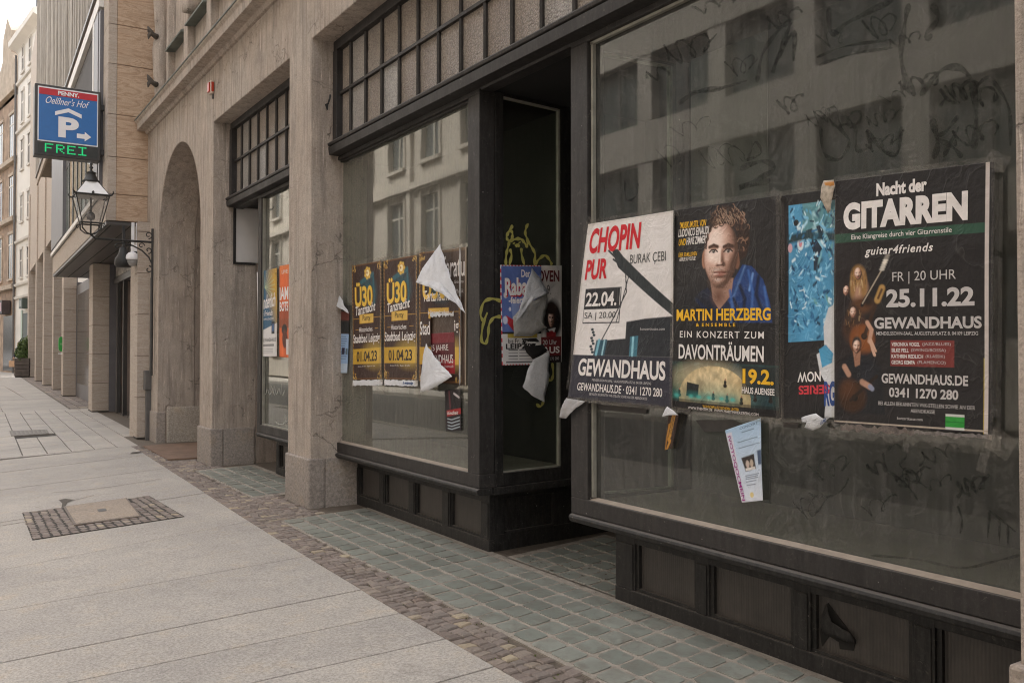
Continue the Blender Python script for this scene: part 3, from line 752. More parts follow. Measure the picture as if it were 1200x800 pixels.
dg_ = thing('drain_grate', 'small grey channel grate let into the driveway paving', 'drain grate', tuple(PS(34, 507)))
gq = [PS(11,505), PS(55,503), PS(58,508), PS(13,511)]
MB().hexa(*quad_up(gq, .004, .03)).build('frame', m_plain('grate_frame', (.17, .15, .13), .7), dg_, .004)
for k in range(9):
    t0, t1 = (k+.2)/9, (k+.8)/9
    q = [gq[0].lerp(gq[1], t0), gq[0].lerp(gq[1], t1), gq[3].lerp(gq[2], t1), gq[3].lerp(gq[2], t0)]
    q = [p.lerp(sum(q, Vector())/4, .15) for p in q]
    MB().hexa(*quad_up(q, .008, .01)).build('slat', m_plain('grate_slat', (.20, .18, .155), .7), dg_)

# ================================================================== THE STONE SHOP BUILDING
B1 = thing('shop_building', 'weathered grey brown rendered building with arched passage, granite plinths and empty black framed shopfronts', 'building', (2.61, 1.3, 0))
AY0, AY1 = 10.95, 13.40; AC = (AY0+AY1)/2; AR = (AY1-AY0)/2; ASP = 4.065-AR
arch = [(AC+AR*math.cos(a), ASP+AR*math.sin(a)) for a in [math.pi-k*math.pi/40 for k in range(41)]]
TOPZ = 4.80
wall = MB().prism([(-4,0),(1.34,0),(1.34,3.965),(7.15,3.965),(7.15,0),(7.72,0),(7.72,3.96),(10.37,3.96),(10.37,0),(AY0,0)]+arch+[(AY1,0),(14.25,0),(14.25,TOPZ),(-4,TOPZ)], 'x', XS, 3.12)
wall.build('wall', M['wall'], B1, .009)
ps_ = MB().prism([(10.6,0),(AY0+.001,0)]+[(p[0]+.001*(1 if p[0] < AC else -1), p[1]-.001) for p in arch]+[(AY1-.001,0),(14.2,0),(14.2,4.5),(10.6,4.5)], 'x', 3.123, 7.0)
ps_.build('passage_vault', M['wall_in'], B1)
MB().box(7.0, 7.2, 10.6, 14.2, 0, 4.5).build('passage_end', M['black'], B1)
for y0, y1, h, mt in ((.9, 1.36, .42, 'plinth'), (-4, .898, .42, 'plinth')):
    MB().box(XP-.01, 2.95, y0, y1, -.02, h).build('plinth', M[mt], B1, .012)
# plinth of the pillar between the shopfronts, in two blocks
def plinth(y0, y1, h):
    b = MB().box(XP, 2.735, y0-.022, y1+.022, -.03, h); b.build('plinth', M['plinth'], B1, .014)
    b = MB().box(2.742, 3.10, y0-.018, y1+.018, -.03, h-.004); b.build('plinth', M['plinth'], B1, .008)
plinth(7.15, 7.72, .408); plinth(10.37, 10.95, .42)
MB().box(XP, 2.72, 13.385, 14.2, -.03, .43).build('plinth', M['plinth'], B1, .012)
MB().box(2.735, 3.20, 13.365, 13.6, -.03, .50).build('plinth', M['plinth_pale'], B1, .02)
MB().box(3.21, 6.5, 13.365, 13.6, -.03, .50).build('plinth', M['plinth_pale'], B1, .02)
# cornice with its metal flashing, upper wall
cor = MB().prism([(XS+.02,4.60),(XS-.03,4.605),(XS-.05,4.645),(XS-.16,4.65),(XS-.165,4.74),(XS-.19,4.765),(XS-.19,4.79),(3.0,4.86),(3.0,4.60)], 'y', -4, 14.22)
cor.build('cornice', M['wall'], B1, .004)
MB().prism([(XS-.20,4.785),(XS-.20,4.802),(2.74,4.875),(2.74,4.858)], 'y', -4, 14.225).build('flashing', M['copper'], B1)
MB().box(2.80, 3.2, -4, 14.24, 4.8, 16).build('upper_wall', M['wall'], B1)
up = MB()
for y0, y1 in ((13.3, 13.42), (12.1, 12.32), (10.9, 11.1), (9.5, 9.72), (8.2, 8.42)):
    up.box(2.70, 2.81, y0, y1, 4.8, 9)
up.build('pilaster', M['wall'], B1, .01)
for i, (y0, y1, z) in enumerate(((12.33, 13.29, 5.62), (11.11, 12.09, 5.62), (9.73, 10.89, 5.62))):
    MB().prism([(2.66, z), (2.66, z+.025), (2.80, z+.10), (2.80, z+.02)], 'y', y0, y1).build('ledge', M['copper'], B1)
MB().lathe((2.74, 13.97, 4.8), [(.13, 0), (.13, .25), (.09, .35), (.12, .8), (.13, 1.05), (.09, 1.3), (.12, 1.8), (.13, 2.2), (.08, 2.4), (.11, 4)], 16).build('colonnette', M['wall'], B1, smooth=True)
for z in (5.30, 6.02):
    b = MB()
    b.tube([(2.66, 13.90, z), (2.60, 13.86, z+.01), (2.55, 13.84, z+.05), (2.52, 13.83, z+.11)], [.045, .034, .036, .008], 8)
    b.tube([(2.57, 13.85, z+.03), (2.54, 13.84, z-.02), (2.53, 13.84, z-.08)], [.034, .026, .006], 8)
    b.build('stone_crocket', m_plain('sooty_stone', (.10, .085, .072), .9, 0, .3, 20), B1, smooth=True)
b = MB(); b.tube([(2.78, 11.9, 5.9), (2.66, 11.85, 5.82), (2.58, 11.8, 5.7)], [.10, .13, .02], 8); b.build('stone_bracket', M['wall'], B1, smooth=True)
MB().box(3.0, 13, -4, 14.2, 4.55, 16).build('body', M['wall'], B1)
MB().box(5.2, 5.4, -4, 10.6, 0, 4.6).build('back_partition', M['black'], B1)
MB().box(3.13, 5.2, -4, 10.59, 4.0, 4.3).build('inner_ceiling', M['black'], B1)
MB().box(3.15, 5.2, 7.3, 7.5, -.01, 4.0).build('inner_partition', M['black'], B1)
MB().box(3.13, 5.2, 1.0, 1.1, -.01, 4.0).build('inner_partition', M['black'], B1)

# -- big shopfront: upper glazing
def transom(y0, y1, bars, zt, zb, zm, x=2.82):
    f = MB().box(x-.02, x+.09, y0, y1, zt, zt+.085)
    f.box(x-.025, x+.09, y1-.085, y1, zb, zt).box(x-.02, x+.09, y0, y0+.07, zb, zt)
    o = f.build('upper_frame', M['frame'], B1, .004)
    g = MB(); ys = [y1-.085]+bars+[y0+.07]
    for a, b_ in zip(ys[:-1], ys[1:]):
        for z0, z1 in ((zb, zm-.012), (zm+.012, zt)):
            g.box(x+.03, x+.037, b_+.004, a-.004, z0, z1)
    g.build('pebbled_panes', M['obscure'], o)
    br = MB()
    for yb in bars:
        br.prism([(x+.004, yb), (x+.014, yb-.014), (x+.029, yb-.014), (x+.029, yb+.014), (x+.014, yb+.014)], 'z', zb, zt)
    br.box(x+.002, x+.0285, y0+.07, y1-.085, zm-.012, zm+.012)
    br.build('glazing_bars', M['bar'], o)
    return o
SP = .3085
bars = [6.845-SP*k for k in range(18)]
tr1 = transom(1.36, 7.14, bars, 3.885, 3.10, 3.51)
bars1 = [10.02-SP*k for k in range(7)]
transom(7.74, 10.36, bars1, 3.885, 3.10, 3.51)
def transom_bar(y0, y1):
    p = [(2.95,2.975),(2.86,2.975),(2.855,2.99),(2.765,2.992),(2.758,3.055),(2.775,3.062),(2.755,3.068),(2.75,3.085),(2.765,3.10),(2.95,3.125)]
    return MB().prism(p, 'y', y0, y1).build('transom_bar', M['frame'], B1, .002)
transom_bar(1.35, 7.145); transom_bar(7.73, 10.42)
# cast ornament hanging over the entrance on the glazing bars
orn = MB()
for yb in (bars[10], bars[11]):
    orn.tube([(2.785, yb, 3.70), (2.775, yb, 3.60), (2.77, yb, 3.50), (2.785, yb, 3.40)], [.035, .045, .022, .03], 8)
    orn.tube([(2.78, yb, 3.46), (2.77, yb, 3.42), (2.785, yb, 3.38)], [.02, .036, .012], 8)
orn.tube([(2.77, (bars[10]+bars[11])/2+.06, 3.58), (2.76, (bars[10]+bars[11])/2, 3.52), (2.77, (bars[10]+bars[11])/2-.06, 3.58)], .03, 8)
orn.build('cast_ornament', M['iron'], tr1, smooth=True)
# small iron hook on the pillar reveal
hk = MB().tube([(2.74,7.15,3.42),(2.74,7.10,3.42),(2.74,7.07,3.45),(2.75,7.08,3.49)], .008, 6).tube([(2.74,7.12,3.42),(2.72,7.07,3.36),(2.70,7.06,3.40)], .007, 6)
hk.build('iron_hook', M['iron'], B1)

# -- display windows
def display(y_ent, y_end, sgn, pane, back, name_mat):
    """y_ent: side at the entrance, y_end: side at the pillar; sgn=+1 when the pillar side is farther away"""
    lo, hi = min(y_ent, y_end), max(y_ent, y_end)
    f = MB()
    f.box(2.85, 2.97, lo, hi, .449, .535)                       # bottom rail
    f.box(2.85, 2.97, lo, hi, 2.955, 2.985)                    # head
    ye = (y_ent, y_ent+sgn*.145); f.box(2.85, 2.965, min(ye), max(ye), .535, 2.955)
    yp = (y_end, y_end-sgn*.03); f.box(2.855, 2.965, min(yp), max(yp), .535, 2.955)
    o = f.build('display_window', M['frame'], B1, .004)
    f2 = MB().prism([(2.95,.446),(2.853,.446),(2.838,.440),(2.832,.428),(2.838,.41),(2.852,.402),(2.95,.402)], 'y', lo, hi); f2.build('sill_moulding', M['frame_low'], o, .002)
    bd = MB(); a, b_ = (y_ent+sgn*.145, y_end-sgn*.03); l2, h2 = min(a, b_), max(a, b_)
    bd.prism([(2.862,.536),(2.895,.548),(2.895,.536)], 'y', l2, h2); bd.build('dusty_bead', M['sill_dust'], o)
    bd = MB(); yy = y_ent+sgn*.15; bd.box(2.872, 2.893, min(yy, yy+sgn*.016), max(yy, yy+sgn*.016), .55, 2.95)
    bd.box(2.872, 2.893, l2, h2, 2.94, 2.954)
    bd.build('glass_bead', M['bead'] if sgn < 0 else M['frame'], o)
    MB().box(2.895, 2.902, l2, h2, .537, 2.953).build('pane', pane, o)
    return o, l2, h2
DWR, rl, rh = display(3.81, 1.20, -1, M['pane_r'], None, None)
DWL, ll, lh = display(4.775, 7.20, 1, M['pane_l'], None, None)
# display interiors
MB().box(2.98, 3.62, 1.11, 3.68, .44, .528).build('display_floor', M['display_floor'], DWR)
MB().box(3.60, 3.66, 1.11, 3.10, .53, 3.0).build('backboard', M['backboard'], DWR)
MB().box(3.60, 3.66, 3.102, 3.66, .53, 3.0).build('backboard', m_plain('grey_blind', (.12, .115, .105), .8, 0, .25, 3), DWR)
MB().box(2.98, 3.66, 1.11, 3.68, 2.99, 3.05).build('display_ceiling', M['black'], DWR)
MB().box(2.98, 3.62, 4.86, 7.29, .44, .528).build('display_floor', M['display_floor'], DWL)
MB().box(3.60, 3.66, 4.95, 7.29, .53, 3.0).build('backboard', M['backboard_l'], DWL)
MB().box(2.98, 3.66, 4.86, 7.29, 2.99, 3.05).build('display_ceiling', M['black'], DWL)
MB().box(2.98, 3.1, 7.16, 7.19, .53, 2.98).build('side_board', M['backboard_l'], DWL)
# entrance side returns: glazed cheeks, slightly splayed
SPL = .10
def cheek(owner, yy, sgn):
    n = Vector((SPL*sgn, -1.0*sgn, 0)).normalized()
    def q(x, d): return (x, yy+sgn*SPL*(x-2.97)+d)
    def slab_(x0, x1, d0, d1, z0, z1, mb):
        P = [q(x0, d0), q(x1, d0), q(x1, d1), q(x0, d1)]
        mb.hexa([(p[0], p[1], z0) for p in P], [(p[0], p[1], z1) for p in P])
    f = MB(); th = .05*sgn
    slab_(2.972, 3.035, 0, th, .45, 2.985, f); slab_(3.525, 3.62, 0, th, .45, 2.985, f)
    slab_(3.036, 3.524, 0, th, .45, .532, f); slab_(3.036, 3.524, 0, th, 2.965, 2.985, f)
    o = f.build('side_frame', M['frame_low'], owner, .003)
    f = MB(); slab_(2.96, 3.62, -.012*sgn, th*.5, .402, .446, f); f.build('sill_moulding', M['frame_low'], o)
    f = MB(); slab_(3.505, 3.522, -.003*sgn, th*.5, .54, 2.96, f); slab_(3.037, 3.504, -.003*sgn, th*.5, 2.95, 2.962, f)
    slab_(3.037, 3.504, .004*sgn, th*.5, .534, .545, f); f.build('glass_bead', M['bead'], o)
    f = MB(); slab_(3.04, 3.503, .016*sgn, .022*sgn, .546, 2.949, f); f.build('side_pane', M['pane_e'], o)
    return o
CHL = cheek(DWL, 4.775, 1); CHR = cheek(DWR, 3.81, -1)
# panelled stall risers
def riser(y0, y1, posts, zt=.42, owner=None, broken=None):
    o = MB().box(XB-.004, XB+.05, y0, y1, -.03, .072).build('stall_riser', M['frame_low'], owner, .004)
    pm = MB()
    for a, b_ in posts:
        pm.box(XB, XB+.045, a, b_, .0735, zt)
        pm.box(XB-.006, XB, a+.012, b_-.012, .0735, .31)
    pm.box(XB+.002, XB+.043, y0+.004, y1-.004, .315, zt-.003); pm.build('riser_posts', M['frame_low'], o, .003)
    ps = sorted(posts)
    for (a0, a1), (b0, b1) in zip(ps[:-1], ps[1:]):
        MB().box(XB+.03, XB+.04, a1+.02, b0-.02, .078, .314).build('kick_panel', M['kick'], o)
        bm_ = MB()
        for c0, c1 in ((a1, a1+.02), (b0-.02, b0)):
            bm_.box(XB+.012, XB+.04, c0, c1, .0735, .314)
        bm_.box(XB+.010, XB+.04, a1, b0, .0735, .088)
        bm_.build('panel_bead', M['frame_low'], o)
    return o
RR = riser(1.0, 3.655, [(3.50,3.655),(2.975,3.06),(2.40,2.49),(1.855,1.945),(1.3,1.39)], owner=DWR)
RL = riser(4.945, 7.17, [(4.945,5.055),(5.485,5.60),(6.03,6.14),(6.575,6.685),(7.10,7.17)], owner=DWL)
# torn hole in one kick sheet of the right window: a ragged dark gap with a curled tongue of metal
hole = [PX(*p, XB+.027) for p in [(970,706),(963,722),(961,740),(963,757),(972,745),(983,752),(984,760),(1000,762),(1003,750),(990,732)]]
hm = MB(); hm.add([Vector(p) for p in hole]+[Vector(p)+Vector((.003,0,0)) for p in hole], [tuple(range(len(hole)))]+[tuple(range(2*len(hole)-1, len(hole)-1, -1))]+[(i, (i+1) % len(hole), len(hole)+(i+1) % len(hole), len(hole)+i) for i in range(len(hole))])
hm.build('torn_hole', M['black'], RR)
flap('bent_tongue', [PX(*p, XB+.02) for p in [(970,706),(978,728),(1000,742),(1003,754),(986,746),(966,742),(964,728)]], M['frame_low'], RR, .018, (-1, 0, 0), 2)
def cheek_riser(owner, yy, sgn):
    P = lambda x, d: (x, yy+sgn*SPL*(x-XB)+d)
    f = MB()
    def sl(x0, x1, d0, d1, z0, z1):
        Q = [P(x0, d0), P(x1, d0), P(x1, d1), P(x0, d1)]; f.hexa([(p[0], p[1], z0) for p in Q], [(p[0], p[1], z1) for p in Q])
    sl(XB+.0465, 4.3, 0, .04*sgn, -.03, .10); sl(XB+.0465, XB+.13, 0, .04*sgn, .1002, .42); sl(3.60, 4.3, 0, .04*sgn, .1002, .42)
    sl(XB+.13, 3.60, 0, .04*sgn, .33, .42); sl(XB+.13, 3.60, .018*sgn, .04*sgn, .1002, .33)
    o = f.build('side_riser', M['frame_low'], owner, .004)
    f = MB(); sl(XB+.135, 3.595, -.004*sgn, .017*sgn, .1004, .115); sl(3.58, 3.598, -.004*sgn, .017*sgn, .116, .328)
    f.build('panel_bead', M['frame'], o)
cheek_riser(DWL, 4.948, 1); cheek_riser(DWR, 3.65, -1)
# recessed entrance
dr_ = MB().box(4.3, 4.36, 3.4, 5.3, 0, 3.0); dr_.box(4.27, 4.30, 3.75, 3.85, .02, 2.4).box(4.27, 4.30, 4.75, 4.85, .02, 2.4).box(4.27, 4.30, 3.85, 4.75, 2.3, 2.4).box(4.27, 4.30, 3.85, 4.75, .02, .3)
dr_.build('entrance_door', M['frame_low'], B1, .004)
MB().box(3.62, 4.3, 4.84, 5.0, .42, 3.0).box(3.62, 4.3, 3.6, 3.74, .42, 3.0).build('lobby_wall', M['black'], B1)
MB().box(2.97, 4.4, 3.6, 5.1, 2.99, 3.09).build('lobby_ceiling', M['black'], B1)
MB().box(3.25, 4.3, 3.62, 3.80, .0, .17).build('lobby_step', M['frame_low'], B1, .005)
# -- window of the second bay, with the recessed side door beyond it
f = MB().box(2.84, 2.95, 7.72, 9.40, .45, .535).box(2.84, 2.95, 7.72, 9.40, 2.945, 2.98).box(2.84, 2.95, 9.285, 9.40, .535, 2.945)
DW1 = f.build('display_window', M['frame'], B1, .004)
MB().prism([(2.95,.446),(2.845,.446),(2.83,.44),(2.825,.428),(2.845,.402),(2.95,.402)], 'y', 7.72, 9.40).build('sill_moulding', M['frame_low'], DW1)
MB().box(2.885, 2.892, 7.72, 9.285, .536, 2.944).build('pane', M['pane_l'], DW1)
MB().box(2.855, 2.883, 9.265, 9.283, .54, 2.94).box(2.855, 2.883, 7.72, 9.264, .536, .548).build('glass_bead', M['bead'], DW1)
MB().box(3.60, 3.66, 7.55, 9.35, .53, 3.0).build('backboard', M['backboard_l'], DW1)
MB().box(2.96, 3.62, 7.55, 9.38, .44, .528).build('display_floor', M['display_floor'], DW1)
MB().box(2.96, 3.66, 9.345, 9.395, .45, 2.98).build('side_frame', M['frame_low'], DW1)
riser(7.75, 9.33, [(9.22,9.33),(8.65,8.76),(8.1,8.2),(7.75,7.8)], owner=DW1)
MB().box(XB+.05, 4.4, 9.30, 9.33, -.02, .42).build('side_riser', M['frame_low'], DW1)
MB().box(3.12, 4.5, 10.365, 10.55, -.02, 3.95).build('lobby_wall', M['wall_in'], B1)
MB().box(2.79, 2.90, 10.26, 10.355, 3.10, 3.885).build('jamb_frame', M['frame'], B1)
MB().box(2.84, 2.87, 10.345, 10.364, 2.34, 2.985).box(2.84, 3.10, 10.345, 10.364, 2.325, 2.352).build('jamb_frame', M['frame'], B1)
MB().box(2.872, 3.6, 10.352, 10.363, 2.354, 2.99).build('white_panel', M['white_wall'], B1)
MB().box(4.4, 4.46, 9.3, 10.4, 0, 3.1).build('side_door', M['frame_low'], B1)
MB().box(2.9, 4.4, 9.3, 10.36, 3.0, 3.06).build('lobby_ceiling', M['frame_low'], B1)

# ================================================================== THE SANDSTONE BUILDING WITH THE BAY (own axes: x into the house, y along the street)
B2X, B2Y, B2R = 2.51, 14.25, -.030
B2 = thing('sandstone_building', 'beige veined sandstone building with an overhanging glazed bay above a row of square columns', 'building', (B2X, B2Y, 0), rz=B2R)
c2, s2 = math.cos(B2R), math.sin(B2R)
def loc2(p):
    x, y = p[0]-B2X, p[1]-B2Y; return Vector((x*c2+y*s2, -x*s2+y*c2, p[2]))
def slabs2(name, boxes, mat, parent=None, bevel=.004):
    mb = MB()
    for b in boxes: mb.box(*b)
    return mb.build(name, M[mat] if isinstance(mat, str) else mat, parent or B2, bevel)
# bay end face and street face are clad in stone blocks with real joints
def blocks_x(x0, x1, y, zs_, name, mat='sand', depth=.03):
    """cladding on a face looking down the street (towards -y)"""
    mb = MB()
    for z0, z1 in zip(zs_[:-1], zs_[1:]): mb.box(x0, x1, y, y+depth, z0+.004, z1-.004)
    return mb.build(name, M[mat], B2, .003)
def blocks_y(x, y0, y1, zs_, name, mat='sand', depth=.03, step=None):
    mb = MB()
    for k, (z0, z1) in enumerate(zip(zs_[:-1], zs_[1:])):
        a = y0
        while a < y1-.01:
            b_ = min(y1, a+(step or 99)); mb.box(x, x+depth, a+.003, b_-.003, z0+.004, z1-.004); a = b_
    return mb.build(name, M[mat], B2, .003)
BX = -.46
slabs2('bay_core', [(BX+.03, 3, .03, 11.0, 3.27, 16)], 'sand_joint', bevel=0)
zz = [3.26, 3.66, 4.22, 4.86, 5.62, 6.22, 6.85, 7.5, 8.2, 8.9, 9.6, 10.4, 11.2, 12, 13, 14, 16]
blocks_x(BX, BX+.118, .0, zz, 'corner_stone', 'sand_pale')
blocks_x(BX+.122, 3, .0, zz, 'end_facing')
blocks_y(BX-.001, .031, .60, zz, 'corner_facing', 'sand_pale')
# fascia, white sill, tall window with mullions, head
blocks_y(BX-.02, .0, 11.0, [3.255, 3.70], 'bay_fascia', 'sand_pale', .05, 2.2)
slabs2('bay_sill', [(BX-.07, BX+.03, .55, 11.02, 3.712, 3.80)], 'white_frame')
slabs2('sill_shadow_rail', [(BX-.035, BX+.03, .55, 11.0, 3.702, 3.711), (BX-.03, BX+.03, .62, 10.9, 3.801, 3.86)], 'dark_metal', bevel=0)
bw = slabs2('bay_window', [(BX-.05, BX+.02, .62, .80, 3.862, 6.62), (BX-.05, BX+.02, 10.6, 10.98, 3.862, 6.62)], 'grey_metal')
slabs2('end_post', [(BX-.06, BX+.01, .81, 1.38, 3.862, 6.66)], 'grey_metal', bw)
slabs2('white_jamb', [(BX-.065, BX+.01, 1.39, 1.56, 3.862, 6.66)], 'white_frame', bw)
slabs2('head_frame', [(BX-.07, BX+.02, .62, 11.0, 6.665, 6.86)], 'white_frame', bw)
slabs2('bay_panes', [(BX+.0, BX+.006, 1.57, 7.35, 3.862, 5.3)], 'pane_b', bw, 0)
slabs2('dark_upper_panel', [(BX-.004, BX+.02, 1.57, 10.6, 5.302, 6.66)], m_plain('shaded_grey_panel', (.085, .08, .078), .8, 0, .15, 1), bw, 0)  # matte dark grey paints the shade of the recessed upper glazing
slabs2('sky_reflection_panels', [(BX+.014, BX+.028, 1.5, 10.6, 3.862, 5.3)], m_plain('painted_sky_reflection', (.74, .75, .73), .8), bw, 0)  # white panels painted as the sky's reflection in the lower glazing
for y in (2.3, 3.1, 3.9, 4.7, 5.6, 6.5): slabs2('mullion', [(BX-.012, BX-.001, y, y+.10, 3.862, 5.3)], 'dark_metal', bw)
slabs2('grey_end_panel', [(BX-.062, BX+.01, 7.4, 10.99, 3.862, 6.66)], 'grey_metal', bw)
blocks_y(BX-.01, .62, 19.2, [6.865, 7.10], 'bay_head', 'sand_pale', .05, 2.4)
slabs2('drip_edge', [(BX-.05, BX+.02, .62, 19.2, 7.105, 7.16)], 'soffit')
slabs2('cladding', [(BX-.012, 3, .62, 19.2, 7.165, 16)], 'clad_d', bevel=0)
rb = MB(); y = .63
while y < 19.1:
    w = random.choice((.05, .05, .08, .12)); d = random.choice((.012, .02, .03)); rb.box(BX-.012-d, BX-.0121, y, y+w, 7.165, 16); y += w+.03
rb.build('cladding_ribs', M['clad'], B2)
slabs2('shop_end_wall', [(.325, 3, 6.46, 7.0, 0, 3.19)], 'grey_metal', bevel=0)
slabs2('soffit', [(BX-.01, .9, .02, 11.0, 3.20, 3.254)], 'soffit')
sj = MB()
for k in range(5): sj.box(BX+.05+k*.27, BX+.06+k*.27, .05, 10.9, 3.192, 3.1995)
sj.build('soffit_joints', M['black'], B2)
slabs2('soffit_lamp_strip', [(.20, .9, 1.1, 4.6, 3.19, 3.1995)], 'dark_metal')
# columns of the ground floor and the walls between them
def column(y0, y1, x0, x1, h, name='column'):
    zc = [0, .62, 1.24, 1.86, 2.48, 3.1, 3.72, 4.4, 5.1, 6, 7, 8, 9]; zc = [z for z in zc if z < h-.1]+[h]
    mb = MB()
    for z0, z1 in zip(zc[:-1], zc[1:]): mb.box(x0, x1, y0, y1, z0+.004, z1-.004)
    o = mb.build(name, M['sand_pale'], B2, .006)
    MB().box(x0+.01, x1-.01, y0+.01, y1-.01, 0, h).build('column_core', M['sand_joint'], o)
    MB().box(x0-.002, x1+.002, y0-.002, y1+.002, 0, .025).build('dark_foot_band', m_plain('dark_foot', (.06, .05, .042), .9), o)  # thin band round the column foot, darker than the stone
column(-.2, .10, -.06, 1.0, 3.25, 'near_pier'); slabs2('near_pier_return', [(-.055, 1.0, .10, .55, 0, 3.2)], 'sand_pale')
column(6.45, 7.15, .0, .33, 3.19)
column(14.0, 14.7, .0, .33, 9); column(23.0, 23.7, .0, .36, 9); column(28.2, 29, .0, .36, 9); column(35, 36, .0, .36, 9)
column(18.8, 19.4, .05, .36, 9)
slabs2('wall_over_columns', [(.05, 3, 11.0, 36, 5.2, 16)], 'sand_pale', bevel=0)
slabs2('grey_shopfront', [(.34, .42, 14.7, 18.8, 0, 5.2), (.34, .42, 19.4, 22.95, 0, 5.2), (.34, .42, 23.7, 36, 0, 5.2), (.34, .42, 7.2, 14.0, 0, 3.19)], 'grey_metal', bevel=0)
slabs2('grey_reveal', [(.332, 1.0, 14.05, 14.65, 0, 3.3)], 'grey_metal', bevel=0); slabs2('grey_reveal', [(.362, 1.0, 23.1, 23.6, 0, 5.2)], 'grey_metal', bevel=0)
for k_ in ((.325, .339, 8.0, 13.6, .4, 2.9), (.325, .339, 15.2, 18.6, .3, 3.6), (.33, .339, 24.2, 27.9, .3, 3.6)): slabs2('shop_glass', [k_], 'dark_glass', bevel=0)
# restaurant front by the corner: lettered band, header, open leaf, pale lobby
SH = slabs2('shop_entrance', [(.40, .52, .55, 6.44, 2.74, 2.86), (.42, .50, 5.9, 6.1, 0, 2.74), (.42, .50, 5.0, 5.1, 0, 2.74), (.42, .5, 1.0, 1.12, 0, 2.74)], 'dark_metal')
slabs2('sign_band', [(.44, .50, .55, 6.44, 2.865, 3.19)], 'dark_metal', SH, 0)
slabs2('lobby_floor', [(.45, 3, .6, 6.4, -.01, .012)], 'soffit', SH, 0)
slabs2('lobby_back', [(1.25, 1.3, .6, 6.4, 0, 3.18)], m_plain('lobby_plaster', (.36, .30, .275), .9, 0, .1, 2), SH, 0)
slabs2('lobby_side', [(.5, 1.25, 6.1, 6.15, .0, 2.8)], m_plain('lobby_pink_wall', (.40, .33, .30), .9, 0, .1, 2), SH, 0)
slabs2('entrance_leaf', [(.36, .41, 2.35, 3.2, .03, 2.7)], m_plain('grey_door_leaf', (.17, .155, .15), .5, 0, .1, 2), SH, .004)
slabs2('frame_post', [(.36, .46, 1.65, 1.95, 0, 2.74), (.36, .46, .56, .8, 0, 2.74)], 'dark_metal', SH)
slabs2('patterned_band_pane', [(.432, .439, 2.8, 6.3, 2.90, 3.16)], m_plain('patterned_pane', (.30, .28, .25), .4, 0, .9, 9), SH, 0)
for k, z in enumerate((2.25, 1.88, 1.50)):
    d = MB(); o_ = Vector((.352, 2.75, z))
    n_ = 20; d.add([(o_.x, o_.y+.17*math.cos(2*math.pi*i/n_), o_.z+.17*math.sin(2*math.pi*i/n_)) for i in range(n_)]+[(o_.x+.008, o_.y+.17*math.cos(2*math.pi*i/n_), o_.z+.17*math.sin(2*math.pi*i/n_)) for i in range(n_)],
       [tuple(range(n_)), tuple(range(2*n_-1, n_-1, -1))]+[(i, (i+1) % n_, n_+(i+1) % n_, n_+i) for i in range(n_)])
    d.build('round_sticker', m_ink((.40, .37, .35)), SH)
slabs2('notice', [(.353, .359, 2.55, 2.72, .9, 1.12)], m_ink((.6, .6, .58)), SH, 0)

# ================================================================== FARTHER HOUSES
def house(name, label, o, rz, length, h, mat, depth=8):
    t = thing(name, label, 'building', o, rz=rz)
    MB().box(0, depth, 0, length, 0, h).build('wall', M[mat], t); return t
def win(t, y0, y1, z0, z1, trim='white_trim', dx=.12):
    f = MB().box(-.05, -.001, y0-.12, y0, z0-.1, z1+.15).box(-.05, -.001, y1, y1+.12, z0-.1, z1+.15).box(-.08, -.001, y0-.15, y1+.15, z1+.151, z1+.32).box(-.10, -.001, y0-.15, y1+.15, z0-.22, z0-.101)
    w = f.build('window', M[trim], t)
    MB().box(-.02, -.001, y0, y1, z0-.1, z1+.15).build('pane', M['dark_glass'], w)
    b = MB().box(-.035, -.0205, (y0+y1)/2-.04, (y0+y1)/2+.04, z0-.1, z1+.15).box(-.034, -.0205, y0, y1, z1-.5, z1-.42); b.build('sash_bars', M['white_b'], w)
B3 = house('stucco_house', 'pale cream stucco house with narrow windows beyond the sandstone building', (4.35, 52, 0), math.radians(6.2), 7.0, 19.3, 'white_b')
for z0, z1 in ((17.4, 18.6), (14.5, 16.0), (11.8, 13.2), (8.8, 10.0), (5.6, 6.9)):
    for y in (1.4, 3.35, 5.3): win(B3, y-.28, y+.28, z0, z1)
MB().prism([(0,18.7),(-.10,18.8),(-.5,19.0),(-.52,19.3),(0,19.4)], 'y', 0, 7.0).build('cornice', M['white_b'], B3)
for z in (16.75, 13.9, 7.5, 5.0, 4.25): MB().prism([(0,z),(-.12,z+.04),(-.14,z+.16),(0,z+.22)], 'y', 0, 7.0).build('string_course', M['white_trim'], B3)
MB().prism([(-.2,19.41),(4,22.5),(8,19.41)], 'y', 0, 7.0).build('roof', M['roof'], B3)
for y in (1.0, 2.6): MB().box(.2, 2.2, y, y+.7, 19.5, 21.2).build('dormer', M['roof'], B3)
d = MB().box(-.03, -.001, 3.0, 4.6, .1, 3.4); d = d.build('shop_door', m_plain('dark_green_door', (.045, .06, .05), .5), B3)
MB().box(-.06, -.031, 2.6, 2.9, .1, 3.6).build('door_jamb', M['white_trim'], d); MB().box(-.06, -.031, 4.7, 5.1, .1, 3.6).build('door_jamb', m_plain('pale_green_jamb', (.35, .42, .36), .6), d)
sg = MB().box(-.30, -.02, 3.4, 4.3, 3.65, 4.2).build('hanging_sign', m_plain('dark_green_sign', (.05, .07, .06), .5), B3)
MB().box(-.315, -.301, 3.6, 4.1, 3.75, 4.1).build('sign_emblem', m_plain('sign_emblem', (.28, .30, .28), .6), sg)
MB().tube([(-.12, 6.9, 0), (-.12, 6.9, 18.6)], .06).build('downpipe', M['conduit'], B3)
B4 = house('brick_house', 'brown brick townhouse with stone window surrounds and a curved gable, farthest along the street', (3.62, 59.0, 0), math.radians(8), 22, 16.4, 'brickw')
